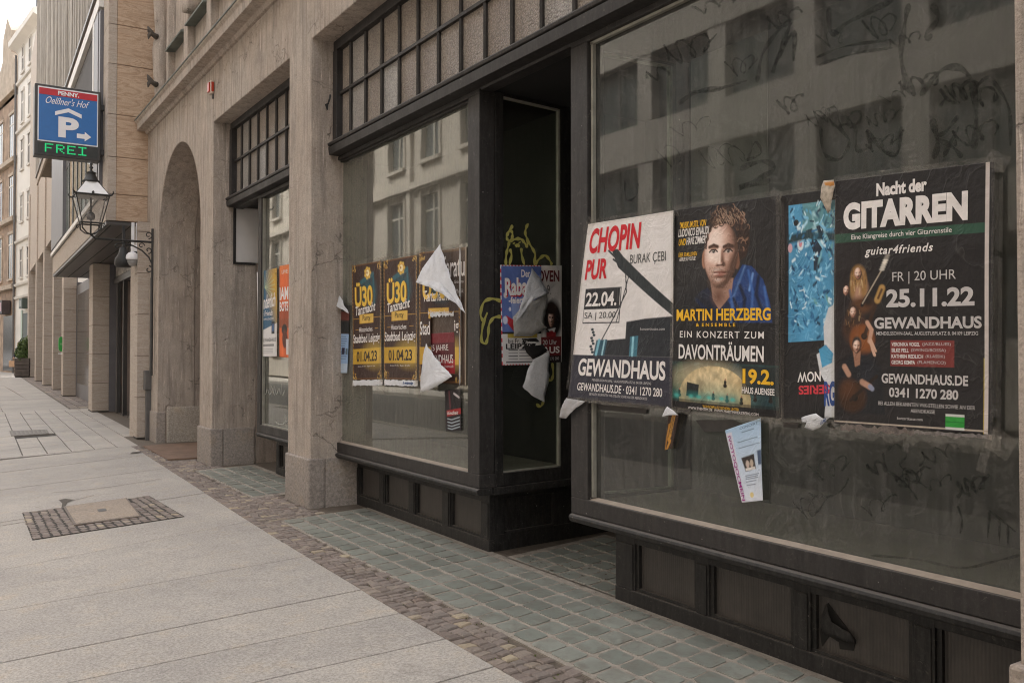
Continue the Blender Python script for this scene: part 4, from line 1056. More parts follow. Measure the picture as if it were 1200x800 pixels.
for z in (14.2, 10.5, 7.0):
    for y in (1.4, 4.4, 7.5, 10.5): win(B4, y-.55, y+.55, z-1.3, z+1.1, 'brick_trim')
for z in (4.9, 8.9, 12.4, 16.6): MB().prism([(0,z),(-.25,z+.05),(-.27,z+.3),(0,z+.4)], 'y', 0, 22).build('string_course', M['brick_trim'], B4)
gb = [(0, 17), (.6, 18.6), (1.4, 19.2), (1.5, 20.6), (2.6, 21.6), (3.7, 20.6), (3.8, 19.2), (4.8, 18.6), (5.6, 17)]
MB().prism(gb, 'x', -.1, .5).build('gable', M['brick_trim'], B4)
MB().prism([(.2,17),(4,21.8),(8,17)], 'y', 0, 22).build('roof', M['roof'], B4)
ch = MB().box(1.6, 2.8, .5, 2.2, 19, 22.6).build('chimney', M['white_trim'], B4)
MB().box(1.5, 2.9, .4, 2.3, 22.61, 22.9).build('chimney_cap', M['roof'], ch)
MB().lathe((2.2, 1.3, 22.9), [(.3, 0), (.33, .4), (.38, 1.0), (.25, 1.2)], 12).build('chimney_pot', m_plain('clay_pot', (.30, .20, .11), .8), ch)
d = MB().box(-.03, -.001, .8, 3.2, .1, 3.4).box(-.03, -.001, 4.6, 8, .5, 3.4).build('shopfront', M['dark_glass'], B4)
sb = MB().box(-.5, -.05, 1.2, 2.9, 3.5, 4.3).build('shop_sign', m_plain('dark_shop_sign', (.06, .045, .045), .5), B4)
MB().box(-.52, -.501, 1.4, 2.7, 3.65, 4.15).build('sign_face', m_plain('pink_sign_face', (.5, .35, .36), .5), sb)
h6 = house('end_house', 'brown house closing the view at the very left end of the street', (-1.0, 84, 0), math.radians(30), 14, 18, 'brickw')
for z in (14, 10.4, 6.8):
    for y in (2, 5, 8, 11): win(h6, y-.6, y+.6, z-1.2, z+1.1, 'brick_trim')

# ================================================================== THE OTHER SIDE OF THE STREET (seen as reflections in the shop glass)
OX = -9.0
OF = thing('office_block', 'pale office block with bands of dark windows reflected in the right shop window', 'building', (OX, 0, 0))
MB().box(OX-9, OX-.4, -20, 22.6, -.11, 17).build('core', M['office'], OF)
wi = MB(); pn = MB()
FL = [(1.5, 3.3), (4.35, 6.05), (7.05, 8.75), (9.75, 11.45), (12.5, 14.2)]
zl = 0
for z0, z1 in FL:
    wi.box(OX-.4, OX, -20, 22.6, zl, z0)
    pn.box(OX-.38, OX-.28, -20, 22.6, z0+.002, z1-.002); zl = z1
wi.box(OX-.4, OX, -20, 22.6, zl, 17.2)
wi.build('floor_bands', M['office'], OF)
pb = MB()
for k in range(19):
    y = 21.6-k*2.45
    for z0, z1 in FL: pb.box(OX-.399, OX-.02, y-.26, y+.26, z0+.001, z1-.001)
pb.build('piers', M['office'], OF)
o = pn.build('window_bands', M['office_glass'], OF)
mf = MB()
for k in range(19):
    y = 21.6-k*2.45
    for z0, z1 in FL: mf.box(OX-.275, OX-.24, y-1.27, y-1.19, z0+.003, z1-.003)
mf.build('window_bars', M['conduit'], o)
CR = thing('cream_apartment_house', 'cream rendered apartment house with tall dark windows, reflected in the left shop window', 'building', (OX, 24, 0))
MB().box(OX-9, OX-.25, 23.2, 60, -.11, 17).build('core', M['cream'], CR)
cw = MB(); pn = MB(); ys = [24.6+2.9*k for k in range(12)]
FZ = [(1.2, 3.2), (4.9, 7.0), (8.3, 10.3), (11.6, 13.6)]; zl = 0
for z0, z1 in FZ:
    cw.box(OX-.249, OX, 23.2, 60, zl, z0); zl = z1; a = 23.2
    for y in ys:
        cw.box(OX-.2485, OX-.001, a, y, z0+.001, z1-.001); a = y+1.35
        pn.box(OX-.2, OX-.15, y+.002, y+1.348, z0+.002, z1-.002)
    cw.box(OX-.2485, OX-.001, a, 60, z0+.001, z1-.001)
cw.box(OX-.249, OX, 23.2, 60, zl, 17)
cw.build('wall', M['cream'], CR)
o = pn.build('windows', M['office_glass'], CR)
mf = MB()
for z0, z1 in FZ:
    for y in ys: mf.box(OX-.149, OX-.11, y+.63, y+.71, z0+.003, z1-.003).box(OX-.1485, OX-.112, y+.003, y+.629, z1-.6, z1-.53).box(OX-.1485, OX-.112, y+.711, y+1.345, z1-.6, z1-.53)
mf.build('sash_bars', M['white_trim'], o)
sl_ = MB()
for z0, z1 in FZ:
    for y in ys: sl_.box(OX+.001, OX+.14, y-.1, y+1.45, z0-.14, z0-.02).box(OX+.001, OX+.07, y-.14, y-.001, z0-.019, z1+.2).box(OX+.001, OX+.07, y+1.351, y+1.49, z0-.019, z1+.2).box(OX+.001, OX+.16, y-.16, y+1.51, z1+.201, z1+.36)
sl_.build('window_surrounds', M['cream'], CR)
pl = MB()
for y in ys[::2]: pl.box(OX+.001, OX+.16, y-.8, y-.45, 4.0, 16)
pl.build('pilasters', M['cream'], CR)
for z in (3.95, 7.55): MB().box(OX+.002, OX+.25, 23.2, 60, z-.25, z-.002).build('string_course', M['cream'], CR)

# ================================================================== STREET FURNITURE
# parking sign on the bay
SGY = 14.62
tl, tr_, br_, bl = PY(42,98.5,SGY), PY(118.5,107,SGY), PY(118.5,187,SGY), PY(40,183.5,SGY)
PSN = thing('parking_sign', 'blue car park sign with a white P, arrow and green display, on the bay', 'sign', tuple((bl+br_)/2))
x0, x1 = bl.x, tr_.x; z0, z1 = (bl.z+br_.z)/2, (tl.z+tr_.z)/2
MB().box(x0, x1, SGY, SGY+.24, z0, z1).build('case', M['dark_metal'], PSN, .012)
MB().box(x1-.01, x1+.20, SGY+.08, SGY+.16, z1-.25, z1-.17).box(x1-.01, x1+.20, SGY+.08, SGY+.16, z0+.12, z0+.20).build('wall_bracket', M['dark_metal'], PSN)
sp_ = Patch([(x0, SGY-.001, z1), (x1, SGY-.001, z1), (x1, SGY-.001, z0), (x0, SGY-.001, z0)], 0)
def panel(name, patch, box, mat, parent, off, th=.003):
    u0, v0, u1, v1 = box
    q = [patch(u0, v1, off), patch(u1, v1, off), patch(u1, v0, off), patch(u0, v0, off)]; q2 = [p-patch.n*th for p in q]
    return MB().hexa(q2, q).build(name, mat, parent)
def solid(name, patch, pts, mat, parent, off, th=.003):
    f = [patch(u, v, off) for u, v in pts]; n = len(f); b = [p-patch.n*th for p in f]
    return MB().add(f+b, [tuple(range(n)), tuple(range(2*n-1, n-1, -1))]+[(i, (i+1) % n, n+(i+1) % n, n+i) for i in range(n)]).build(name, mat, parent)
SW = m_plain('sign_white', (.84, .83, .85), .4, 0, .03)
SB = m_plain('sign_blue', (.025, .15, .44), .35, 0, .05); SR = m_plain('sign_red', (.50, .018, .03), .4, 0, .05)
panel('white_border', sp_, (.045, .035, .955, .80), SW, PSN, .004)
panel('blue_panel', sp_, (.062, .055, .938, .783), SB, PSN, .008)
panel('red_band', sp_, (.062, .055, .938, .145), SR, PSN, .012)
text('brand_lettering', 'PENNY.', sp_, (.34, .072, .66, .13), SW, PSN, .04, off=.016)
text('script_lettering', "Oelßner's Hof", sp_, (.16, .165, .82, .265), SW, PSN, .0, .45, off=.014)
solid('roof_mark', sp_, [(.30,.365),(.50,.30),(.70,.365),(.70,.42),(.50,.355),(.30,.42)], SW, PSN, .014)
text('parking_letter', 'P', sp_, (.35, .43, .66, .72), SW, PSN, .045, off=.014)
solid('arrow', sp_, [(.63,.64),(.75,.64),(.75,.605),(.85,.672),(.75,.74),(.75,.705),(.63,.705)], SW, PSN, .014)
panel('display_board', sp_, (.05, .82, .95, .965), m_plain('display_board', (.03, .032, .03), .5), PSN, .004)
GL = m_emit('green_led', (.012, .62, .20), .17)
PAT = {'F': '11111 10000 10000 11110 10000 10000 10000', 'R': '11110 10001 10001 11110 10100 10010 10001', 'E': '11111 10000 10000 11110 10000 10000 11111', 'I': '11111 00100 00100 00100 00100 00100 11111'}
for k, chx in enumerate('FREI'):
    d = MB()
    for r, row in enumerate(PAT[chx].split()):
        for c_, v in enumerate(row):
            if v == '1':
                u = .165+k*.167+c_*.0255; vv = .835+r*.0172; q = sp_(u, vv, .006)
                d.box(q.x-.0096, q.x+.0096, q.y-.004, q.y, q.z-.0085, q.z+.0085)
    d.build('lit_letter', GL, PSN)

# wall lantern on a scrolled bracket
LY = 13.63; k_ = LY/11.8
def LP(x, y): return PY(x, y, LY)
lb, lt = LP(106, 279), LP(107, 193)
LN = thing('wall_lantern', 'old black four sided street lantern with clear panes on a scrolled iron wall bracket', 'lantern', (2.55, LY, 2.3))
cx = LP(106.5, 240).x; zr = LP(106, 230).z; zb_ = LP(106, 262).z; zc = LP(106, 213).z; ztip = lt.z
hw, hb, hc2 = .215, .125, .075
def ring(h, z): return [Vector((cx-h, LY-h, z)), Vector((cx+h, LY-h, z)), Vector((cx+h, LY+h, z)), Vector((cx-h, LY+h, z))]
R1, R2, R3 = ring(hw, zr), ring(hb, zb_), ring(hc2, zc)
fr_ = MB()
for i in range(4):
    fr_.tube([R1[i], R2[i]], .007, 6).tube([R1[i], R1[(i+1) % 4]], .013, 6).tube([R2[i], R2[(i+1) % 4]], .011, 6).tube([R1[i], R3[i]], .006, 6)
    d = (R1[i]-Vector((cx, LY, zr))).normalized()
    fr_.tube([R1[i], R1[i]+d*.035+Vector((0, 0, .005)), R1[i]+d*.06+Vector((0, 0, .035)), R1[i]+d*.05+Vector((0, 0, .055))], [.016, .013, .009, .007], 6)
    m_ = (R1[i]+R1[(i+1) % 4])/2; fr_.tube([m_, m_+Vector((0, 0, .03)), m_+Vector((0, 0, .05))], [.016, .018, .004], 6)
    fr_.tube([R2[i], R2[i]+d*.045+Vector((0,0,-.01)), R2[i]+d*.06+Vector((0,0,-.04)), R2[i]+d*.035+Vector((0,0,-.055)), R2[i]+d*.02+Vector((0,0,-.03))], .007, 6)
    fr_.tube([R2[i], R2[i]-d*.01+Vector((0,0,-.08)), R2[i]-d*.09+Vector((0, 0, -.135)), Vector((cx, LY, zb_-.15))], .010, 6)
fr_.build('frame', M['iron'], LN)
gp = MB()
for i in range(4):
    a, b_, c_, d = R1[i], R1[(i+1) % 4], R2[(i+1) % 4], R2[i]
    ce = Vector((cx, LY, 0)); n_ = ((a+b_)/2-ce); n_.z = 0; n_ = n_.normalized()*.004
    gp.hexa([p-n_ for p in (d, c_, b_, a)], [d, c_, b_, a])
t = NT('lantern_glass'); t.n.remove(t.b); tr_n = t.new('BsdfTransparent'); tr_n.inputs[0].default_value = (.97, .97, .97, 1); gl_n = t.new('BsdfGlossy'); gl_n.inputs['Roughness'].default_value = .05
df_n = t.new('BsdfDiffuse'); df_n.inputs[0].default_value = (.6, .58, .55, 1); m1 = t.new('MixShader'); m1.inputs[0].default_value = .05; t.l.new(tr_n.outputs[0], m1.inputs[1]); t.l.new(gl_n.outputs[0], m1.inputs[2])
m2 = t.new('MixShader'); t.l.new(t.ramp(t.noise(12, 4, .6), [(.35, .04), (.7, .14)]), m2.inputs[0]); t.l.new(m1.outputs[0], m2.inputs[1]); t.l.new(df_n.outputs[0], m2.inputs[2]); t.l.new(m2.outputs[0], t.out.inputs['Surface'])
gp.build('panes', t.m, LN)
rf_ = MB()
for i in range(4): 
    a, b_, c_, d = R1[i], R1[(i+1) % 4], R3[(i+1) % 4], R3[i]; up_ = Vector((0, 0, .006))
    rf_.hexa([a, b_, c_, d], [a+up_, b_+up_, c_+up_, d+up_])
rf_.build('roof_panes', m_plain('opal_glass', (.80, .80, .80), .3, 0, .05), LN)
MB().box(cx-.17, cx+.17, LY-.17, LY+.17, zr-.018, zr-.004).build('reflector', m_plain('white_enamel', (.55, .52, .5), .4), LN)
cpz = zc
MB().lathe((cx, LY, cpz), [(.115,-.008),(.115,.012),(.09,.03),(.062,.10),(.055,.115),(.075,.125),(.02,.15),(.014,.18),(.03,.20),(.012,.22),(.02,.25),(.006,.29),(.003,ztip-cpz)], 20).build('cap', M['iron'], LN, smooth=True)
MB().tube([(cx, LY, zr-.02), (cx, LY, zb_+.12)], .012, 8).build('gas_pipe', M['iron'], LN)
MB().lathe((cx, LY, zb_+.045), [(.01,0),(.045,.01),(.058,.05),(.052,.09),(.03,.115),(.01,.12)], 16).build('mantle_globe', m_plain('smoked_globe', (.10, .085, .08), .3), LN, smooth=True)
MB().tube([(cx, LY, zb_+.05), (cx, LY, zb_-.15)], .012, 8).build('stem', M['iron'], LN)
za = LP(140, 281.5).z; wx = 2.57
bk = MB().tube([(cx, LY, zb_-.15), (cx+.06, LY, za+.004), (wx, LY, za)], .016, 8)
bk.tube([(wx, LY, LP(177, 268).z), (wx, LY, LP(177, 440).z)], .017, 8)
def arc(c, r0, r1, a0, a1, n=18): return [(c[0]+(r0+(r1-r0)*i/n)*math.cos(a0+(a1-a0)*i/n), LY, c[1]+(r0+(r1-r0)*i/n)*math.sin(a0+(a1-a0)*i/n)) for i in range(n+1)]
# main quarter sweep from the wall up under the arm, ending in a scroll
sw = [(wx, LY, za-.33), (wx-.05, LY, za-.22), (wx-.14, LY, za-.13), (wx-.26, LY, za-.07), (wx-.38, LY, za-.035), (wx-.47, LY, za-.045), (wx-.51, LY, za-.085), (wx-.485, LY, za-.115), (wx-.455, LY, za-.10)]
bk.tube(sw, .011, 6)
bk.tube(arc((wx-.055, za+.10), .055, .015, -math.pi/2, 2.6*math.pi/2+1.5), .008, 6)
bk.tube(arc((wx-.055, za-.12), .05, .012, -math.pi/2, math.pi*1.4), .008, 6)
bk.tube(arc((wx-.15, za-.06), .045, .012, 0, math.pi*1.9), .007, 6)
bk.tube(arc((wx-.05, za-.40), .055, .014, math.pi/2-.1, -math.pi*1.4), .009, 6)
bk.build('bracket', M['iron'], LN)

# conduit with its junction box on the corner of the passage pillar
CDY = 13.86
CD = thing('conduit_box', 'grey metal junction box and cable duct standing against the passage pillar', 'cable duct', (2.50, CDY, 0))
a, b_ = PY(170, 457, CDY), PY(178.5, 434, CDY)
MB().box(a.x-.005, b_.x+.02, CDY-.02, CDY+.12, a.z, b_.z).build('junction_box', M['conduit'], CD, .008)
q0, q1 = PY(171, 515, CDY), PY(177, 457, CDY)
MB().box(q0.x, q1.x+.01, CDY, CDY+.09, -.01, a.z-.001).build('duct', M['conduit'], CD, .006)
MB().tube([((a.x+b_.x)/2+.03, CDY+.04, b_.z), ((a.x+b_.x)/2+.035, CDY+.04, 2.4)], .016, 8).build('cable', M['conduit'], CD)
# security cameras under the bay
SCY = 14.15
p = PY(155.5, 303, SCY)
SC = thing('dome_camera', 'white dome security camera on a bracket under the stone bay', 'security camera', tuple(p))
MB().lathe((p.x, SCY, p.z-.06), [(.02,-.055),(.062,-.035),(.082,0),(.086,.04)], 20).build('dome', m_plain('smoked_dome', (.30, .29, .28), .15), SC, smooth=True)
MB().lathe((p.x, SCY, p.z-.02), [(.098,0),(.10,.02),(.09,.075),(.06,.105),(.03,.12)], 20).build('housing', SW, SC, smooth=True)
MB().box(p.x-.02, p.x+.02, SCY-.02, SCY+.02, p.z+.09, 3.24).box(p.x+.02, p.x+.16, SCY-.02, SCY+.03, p.z+.10, p.z+.15).build('arm', SW, SC, .004)
p = PY(161, 291, SCY)
SC2 = thing('box_camera', 'small white box camera beside the dome camera under the stone bay', 'security camera', tuple(p))
b = MB().box(p.x-.075, p.x+.075, SCY-.03, SCY+.12, p.z-.055, p.z+.045); b.build('housing', SW, SC2, .01)
MB().box(p.x-.015, p.x+.015, SCY+.02, SCY+.06, p.z+.046, 3.24).build('arm', SW, SC2)
MB().lathe((p.x-.02, SCY-.02, p.z-.10), [(.02,0),(.03,.02),(.03,.045)], 12).build('lens', M['black'], SC2)
p = PY(146, 300, SCY)
HS = thing('horn_speaker', 'dark lamp head hanging under the stone bay beside the white cameras', 'lamp', tuple(p))
MB().lathe((p.x, SCY+.1, p.z-.16), [(.10,0),(.13,.03),(.12,.12),(.07,.2),(.05,.3)], 14).build('head', M['iron'], HS, smooth=True)
MB().box(p.x-.02, p.x+.02, SCY+.08, SCY+.12, p.z+.14, 3.2).build('arm', M['iron'], HS)
# red alarm beacon on the wall above the arch
p = PX(250, 103.5, XS)
AL = thing('alarm_beacon', 'small red and white alarm beacon on the rendered wall beside the arch', 'alarm', tuple(p))
MB().box(XS-.045, XS-.001, p.y-.055, p.y+.055, p.z-.075, p.z+.075).build('base', m_plain('cream_plastic', (.60, .50, .42), .5), AL, .012)
MB().box(XS-.062, XS-.0455, p.y-.040, p.y+.040, p.z-.055, p.z+.055).box(XS-.038, XS-.008, p.y-.066, p.y-.0555, p.z-.055, p.z+.055).build('red_lens', m_plain('red_lens', (.45, .045, .02), .3), AL, .016)
MB().box(XS-.02, XS-.001, p.y-.03, p.y-.01, p.z-.13, p.z-.076).build('cable', M['conduit'], AL)
# green shop emblem on a column
e = PY(73, 403, 28.6); hw_, hh_ = (PY(77.5, 403, 28.6)-PY(68.5, 403, 28.6)).length/2, (PY(73, 394.5, 28.6)-PY(73, 412, 28.6)).length/2
GS = thing('green_sign', 'small bright green rounded sign with a white shelf under it by a far column', 'sign', tuple(e))
n_ = 20
oc = [(e.x+hw_*abs(math.cos(t))**.6*math.copysign(1, math.cos(t)), e.z+hh_*abs(math.sin(t))**.6*math.copysign(1, math.sin(t))) for t in [2*math.pi*i/n_ for i in range(n_)]]
MB().prism(oc, 'y', e.y, e.y+.08).build('panel', m_plain('sign_green', (.03, .30, .05), .4), GS)
MB().box(e.x-hw_*.5, e.x+hw_*.5, e.y-.012, e.y-.001, e.z-.03, e.z+.03).build('emblem', m_plain('pale_green', (.20, .42, .20), .4), GS)
MB().box(e.x-hw_*.9, e.x+hw_*.2, e.y-.05, e.y+.1, e.z-hh_*1.35, e.z-hh_*1.2).build('shelf', SW, GS)
# planter with a clipped shrub
a, b_ = PG(16.5, 442), PG(34, 442)
PLW = (b_-a).length
PLT = thing('planter', 'square dark wooden planter with a round green shrub by the far columns', 'planter', tuple((a+b_)/2), rz=-TH)
w = PLW/2
box_ = MB()
for k in range(5): 
    z = .06+k*.18; box_.box(-w, w, 0, 2*w, z, z+.165)
box_.build('slatted_box', m_plain('dark_stained_wood', (.075, .06, .052), .7, 0, .3, 5), PLT, .01)
MB().box(-w+.03, w-.03, .03, 2*w-.03, 0, .92).build('liner', M['black'], PLT)
MB().box(-w+.05, w-.05, .05, 2*w-.05, .86, .945).build('soil', M['bed'], PLT)
lf = MB(); rr = random.Random(3)
for k in range(2600):
    th, ph = rr.uniform(0, 6.283), math.acos(rr.uniform(-.35, 1)); r = rr.uniform(.55, 1)**.5
    r *= 1+.12*math.sin(5*th+2*ph)+.10*math.sin(9*th-4*ph)
    p = Vector((w*1.12*r*math.sin(ph)*math.cos(th), w+w*1.05*r*math.sin(ph)*math.sin(th), 1.12+.75*r*math.cos(ph)))
    d = Vector((rr.uniform(-1, 1), rr.uniform(-1, 1), rr.uniform(-.3, 1))).normalized(); e_ = d.orthogonal().normalized(); s_ = rr.uniform(.03, .055)
    g_ = d.cross(e_); lf.add([p-d*s_*1.4, p+e_*s_*.6, p+d*s_*1.4, p-e_*s_*.6], [(0,1,2,3)])
t = NT('shrub_leaves'); t.set(base=t.ramp(t.island(), [(0, (.05, .085, .022)), (.5, (.09, .14, .035)), (1, (.15, .20, .06))]), rough=.5)
lf.build('shrub', t.m, PLT)
sb_ = MB()
for k in range(7): sb_.tube([(rr.uniform(-.1,.1), w+rr.uniform(-.1,.1), .9), (rr.uniform(-.35,.35), w+rr.uniform(-.35,.35), 1.5)], [.025, .008], 6)
sb_.build('stems', m_plain('shrub_stem', (.09, .07, .05), .8), PLT)

# person beyond the planter, leaning forward and carrying a bag
g = PG(26, 438); RT = Vector((math.cos(TH), -math.sin(TH), 0)); FW = Vector((math.sin(TH), math.cos(TH), 0)); UPV = Vector((0, 0, 1))
def pp(r, f, u): return g+RT*r+FW*f+UPV*u
PE = thing('person', 'person in a dark jacket leaning forward beyond the planter, holding a paper bag', 'person', tuple(g))
sk_ = m_plain('skin', (.45, .27, .19), .6, 0, .05); jk = m_plain('dark_jacket', (.022, .027, .042), .8, 0, .2); tr2 = m_plain('grey_trousers', (.16, .16, .18), .8)
J_ = [(pp(0,0,.92), .15), (pp(.0,-.02,1.12), .15), (pp(-.02,-.12,1.36), .17), (pp(-.03,-.2,1.50), .075), (pp(-.04,-.26,1.60), .085), (pp(-.04,-.29,1.70), .095), (pp(-.04,-.28,1.78), .07),
      (pp(.10,0,.86), .10), (pp(.12,-.03,.48), .07), (pp(.12,.03,.09), .048), (pp(.12,-.12,.04), .04), (pp(-.10,.02,.86), .10), (pp(-.13,.08,.48), .07), (pp(-.13,.18,.10), .048), (pp(-.13,.05,.05), .04),
      (pp(-.21,-.13,1.40), .075), (pp(-.30,-.14,1.14), .052), (pp(-.36,-.24,.90), .04), (pp(-.37,-.27,.82), .036), (pp(.18,-.13,1.40), .075), (pp(.26,-.18,1.14), .052), (pp(.15,-.36,1.05), .04), (pp(.10,-.42,1.06), .036)]
skin('body', J_, [(0,1),(1,2),(2,3),(3,4),(4,5),(5,6),(0,7),(7,8),(8,9),(9,10),(0,11),(11,12),(12,13),(13,14),(2,15),(15,16),(16,17),(17,18),(2,19),(19,20),(20,21),(21,22)], sk_, PE)
skin('jacket', [(pp(0,0,.84), .185), (pp(0,-.02,1.12), .185), (pp(-.02,-.12,1.37), .20), (pp(-.03,-.19,1.47), .10), (pp(-.215,-.13,1.40), .10), (pp(-.30,-.14,1.14), .075), (pp(-.355,-.23,.92), .058), (pp(.185,-.13,1.40), .10), (pp(.26,-.18,1.14), .075), (pp(.16,-.35,1.055), .058)],
     [(0,1),(1,2),(2,3),(2,4),(4,5),(5,6),(2,7),(7,8),(8,9)], jk, PE)
skin('trousers', [(pp(0,0,.90), .17), (pp(.10,0,.82), .12), (pp(.12,-.03,.48), .088), (pp(.12,.03,.12), .07), (pp(-.10,.02,.82), .12), (pp(-.13,.08,.48), .088), (pp(-.13,.18,.13), .07)], [(0,1),(1,2),(2,3),(0,4),(4,5),(5,6)], tr2, PE)
skin('hair', [(pp(-.04,-.24,1.66), .085), (pp(-.04,-.26,1.75), .105), (pp(-.04,-.30,1.80), .06)], [(0,1),(1,2)], m_plain('dark_hair', (.045, .032, .024), .8), PE)
bgp = pp(-.40, -.27, .40)
BG = thing('paper_bag', 'tan paper carrier bag hanging from the hand of the person beyond the planter', 'bag', tuple(bgp))
b = MB()
w2, d2 = .17, .09
Q = lambda r, f, u: bgp+RT*r+FW*f+UPV*u
b.hexa([Q(-w2*.92,-d2*.9,0), Q(w2*.92,-d2*.9,0), Q(w2*.92,d2*.9,0), Q(-w2*.92,d2*.9,0)], [Q(-w2,-d2*.7,.34), Q(w2,-d2*.7,.34), Q(w2,d2*.7,.34), Q(-w2,d2*.7,.34)])
b.build('bag_body', m_plain('kraft_paper', (.50, .32, .20), .8), BG, .01)
MB().tube([Q(-.08,-.05,.33), Q(-.05,-.03,.45), Q(.05,-.03,.45), Q(.08,-.05,.33)], .008, 6).build('handle', m_plain('bag_cord', (.35, .24, .16), .8), BG)

# ================================================================== POSTERS
WHT = m_ink(hexc('e6e0dd')); YEL = m_ink(hexc('e8b52c')); BLK = m_ink((.02, .018, .018)); RED = m_ink(hexc('c22230'))
GRY = m_ink(hexc('c6c1c0')); GOLD = m_ink(hexc('dca93a')); DKB = m_ink((.035, .022, .018))
GP_R = 2.872
def tapes(parent, patch, spots, off=.004, name='tape'):
    for i, (u, v, w, h, rot) in enumerate(spots):
        mb = MB(); nn = 5; P = []
        for j in range(nn):
            for k in (0, 1):
                du = (k-.5)*w; dv = (j/(nn-1)-.5)*h; c_, s_ = math.cos(rot), math.sin(rot)
                uu, vv = u+du*c_-dv*s_*1.4, v+du*s_/1.4+dv*c_
                base = patch(min(max(uu, -.3), 1.3), vv, off+.002*math.sin(j*2.1+i)); P.append(base)
        mb.add(P, [(2*j, 2*j+1, 2*j+3, 2*j+2) for j in range(nn-1)])
        mb.build(name, M['tape'], parent)
def ragged_band(name, patch, u0, v0, u1, v1, mat, parent, off=.003, seed=0, amp=.3):
    r = random.Random(seed); n = 26; mb = MB(); P = []
    for i in range(n):
        t = i/(n-1); u = u0+(u1-u0)*t; m_ = (v1-v0)*amp
        P.append(patch(u, v0+r.uniform(-m_, m_), off)); P.append(patch(u, v1+r.uniform(-m_, m_), off+r.uniform(0, .004)))
    mb.add(P, [(2*i, 2*i+2, 2*i+3, 2*i+1) for i in range(n-1)]); return mb.build(name, mat, parent)
def lines(parent, patch, rows, mat, **k):
    for s_, box in rows: text('lettering', s_, patch, box, mat, parent, **k)

# ---- pianist / white concert poster
pc = Patch([PX(690.5,263,2.842), PX(791,247,2.862), PX(788,477.5,2.862), PX(666.5,466,2.838)], .004, 1)
A = Art(200, 290, 'ded9d7'); A.noise(5, .10, 1)
A.rect(0, .745, 1, 1, '2c2c38')
A.poly([(.335,.165),(.40,.16),(.47,.205),(1,.47),(1,.535),(.42,.262)], '2a3033'); A.line([(.30,.165),(.42,.225)], .008, '30363a'); A.line([(.36,.215),(.45,.25)], .008, '30363a')
A.line([(.50,.26),(.53,.40),(.30,.655)], .006, '2a2c30'); A.line([(.55,.30),(.44,.56)], .005, '2a2c30')
A.poly([(.26,.665),(.55,.65),(.55,.56),(.74,.545),(1,.535),(1,.745),(.22,.745)], '22262c'); A.poly([(.24,.66),(.36,.655),(.34,.745),(.22,.745)], '2e5566'); A.line([(.27,.66),(.25,.74)], .012, '7fb6c8'); A.line([(.33,.66),(.315,.74)], .008, '9cc6d2')
A.poly([(.60,.64),(.68,.635),(.675,.745),(.60,.745)], '3c7284'); A.line([(.63,.645),(.63,.74)], .01, '8fc3d2')
for k in range(9): A.ell(.185+.012*(k % 3), .60+.016*k, .016, .008, '2b3a44')
A.poly([(.07,.372),(.46,.372),(.46,.486),(.07,.486)], '26262a'); A.line([(.07,.372),(.47,.372),(.47,.562),(.07,.562),(.07,.372)], .004, '3a3a3e')
PC = tag(sheet('concert_poster', pc, A, M['foil'], loc=pc(.5, .5)), 'white piano concert poster with a big red title, leftmost on the right window', 'poster')
RED2 = m_ink(hexc('c8202c'))
text('title', 'CHOPIN', pc, (.055, .03, .655, .172), RED2, PC, .035, .08, slant=0)
text('title', 'PUR', pc, (.045, .205, .30, .318), RED2, PC, .035, .08)
text('lettering', 'BURAK ÇEBI', pc, (.55, .20, .93, .262), m_ink((.06,.06,.06)), PC)
text('date_lettering', '22.04.', pc, (.085, .39, .43, .47), WHT, PC, .025)
text('lettering', 'SA | 20.00', pc, (.085, .502, .43, .548), m_ink((.04,.04,.045)), PC)
text('lettering', 'konzertkasse.com', pc, (.70, .592, .93, .606), GRY, PC)
text('venue_lettering', 'GEWANDHAUS', pc, (.075, .765, .945, .865), WHT, PC, .03)
text('lettering', 'MENDELSSOHN-SAAL · AUGUSTUSPLATZ 8, 04109 LEIPZIG', pc, (.24, .878, .82, .893), GRY, PC)
text('lettering', 'GEWANDHAUS.DE · 0341 1270 280', pc, (.09, .905, .92, .95), WHT, PC, .012)
text('lettering', 'BEI ALLEN BEKANNTEN VVK-STELLEN SOWIE AN DER ABENDKASSE', pc, (.23, .958, .79, .972), GRY, PC)
tapes(PC, pc, [(.5, -.004, 1.0, .035, 0), (-.0, .5, .05, .9, 0), (.5, 1.005, 1.02, .03, 0), (1.0, .5, .035, 1.0, 0), (.02, .01, .12, .08, .6)])
# torn strip under its lower left corner and loose bits of tape
fl = flap('torn_corner', [PX(*p, 2.83) for p in [(666,466),(686,470),(674,480),(664,490),(656,489),(660,477)]], m_back('crumpled_foil_corner', (.50, .49, .50), .5), PC, .01, (-1, 0, 0), 2)
fl2 = flap('torn_scrap', [PX(*p, 2.85) for p in [(776,488),(783,476),(790,480),(796,486),(786,486)]], M['paper_back'], PC, .012, (-1, 0, 0), 2)
STR = thing('torn_strip', 'narrow torn brown strip with gilt scrollwork hanging under the white piano poster', 'paper strip', tuple(PX(786, 505, 2.87)))
sp3 = Patch([PX(784,485,2.868), PX(796,486,2.868), PX(789,525,2.872), PX(779,527,2.872)], .002, 5)
A = Art(20, 60, '3a2a22')
for u in (.3, .45, .6): A.line([(u+.1, 0), (u-.1, .6)], .05, 'b08038')
A.line([(.5,.6),(.35,.7),(.55,.78),(.4,.9),(.3,1)], .09, 'c08a3c'); A.line([(.2,.3),(.12,1)], .06, 'b57f38')
sheet('strip', sp3, A, M['paper'], STR)

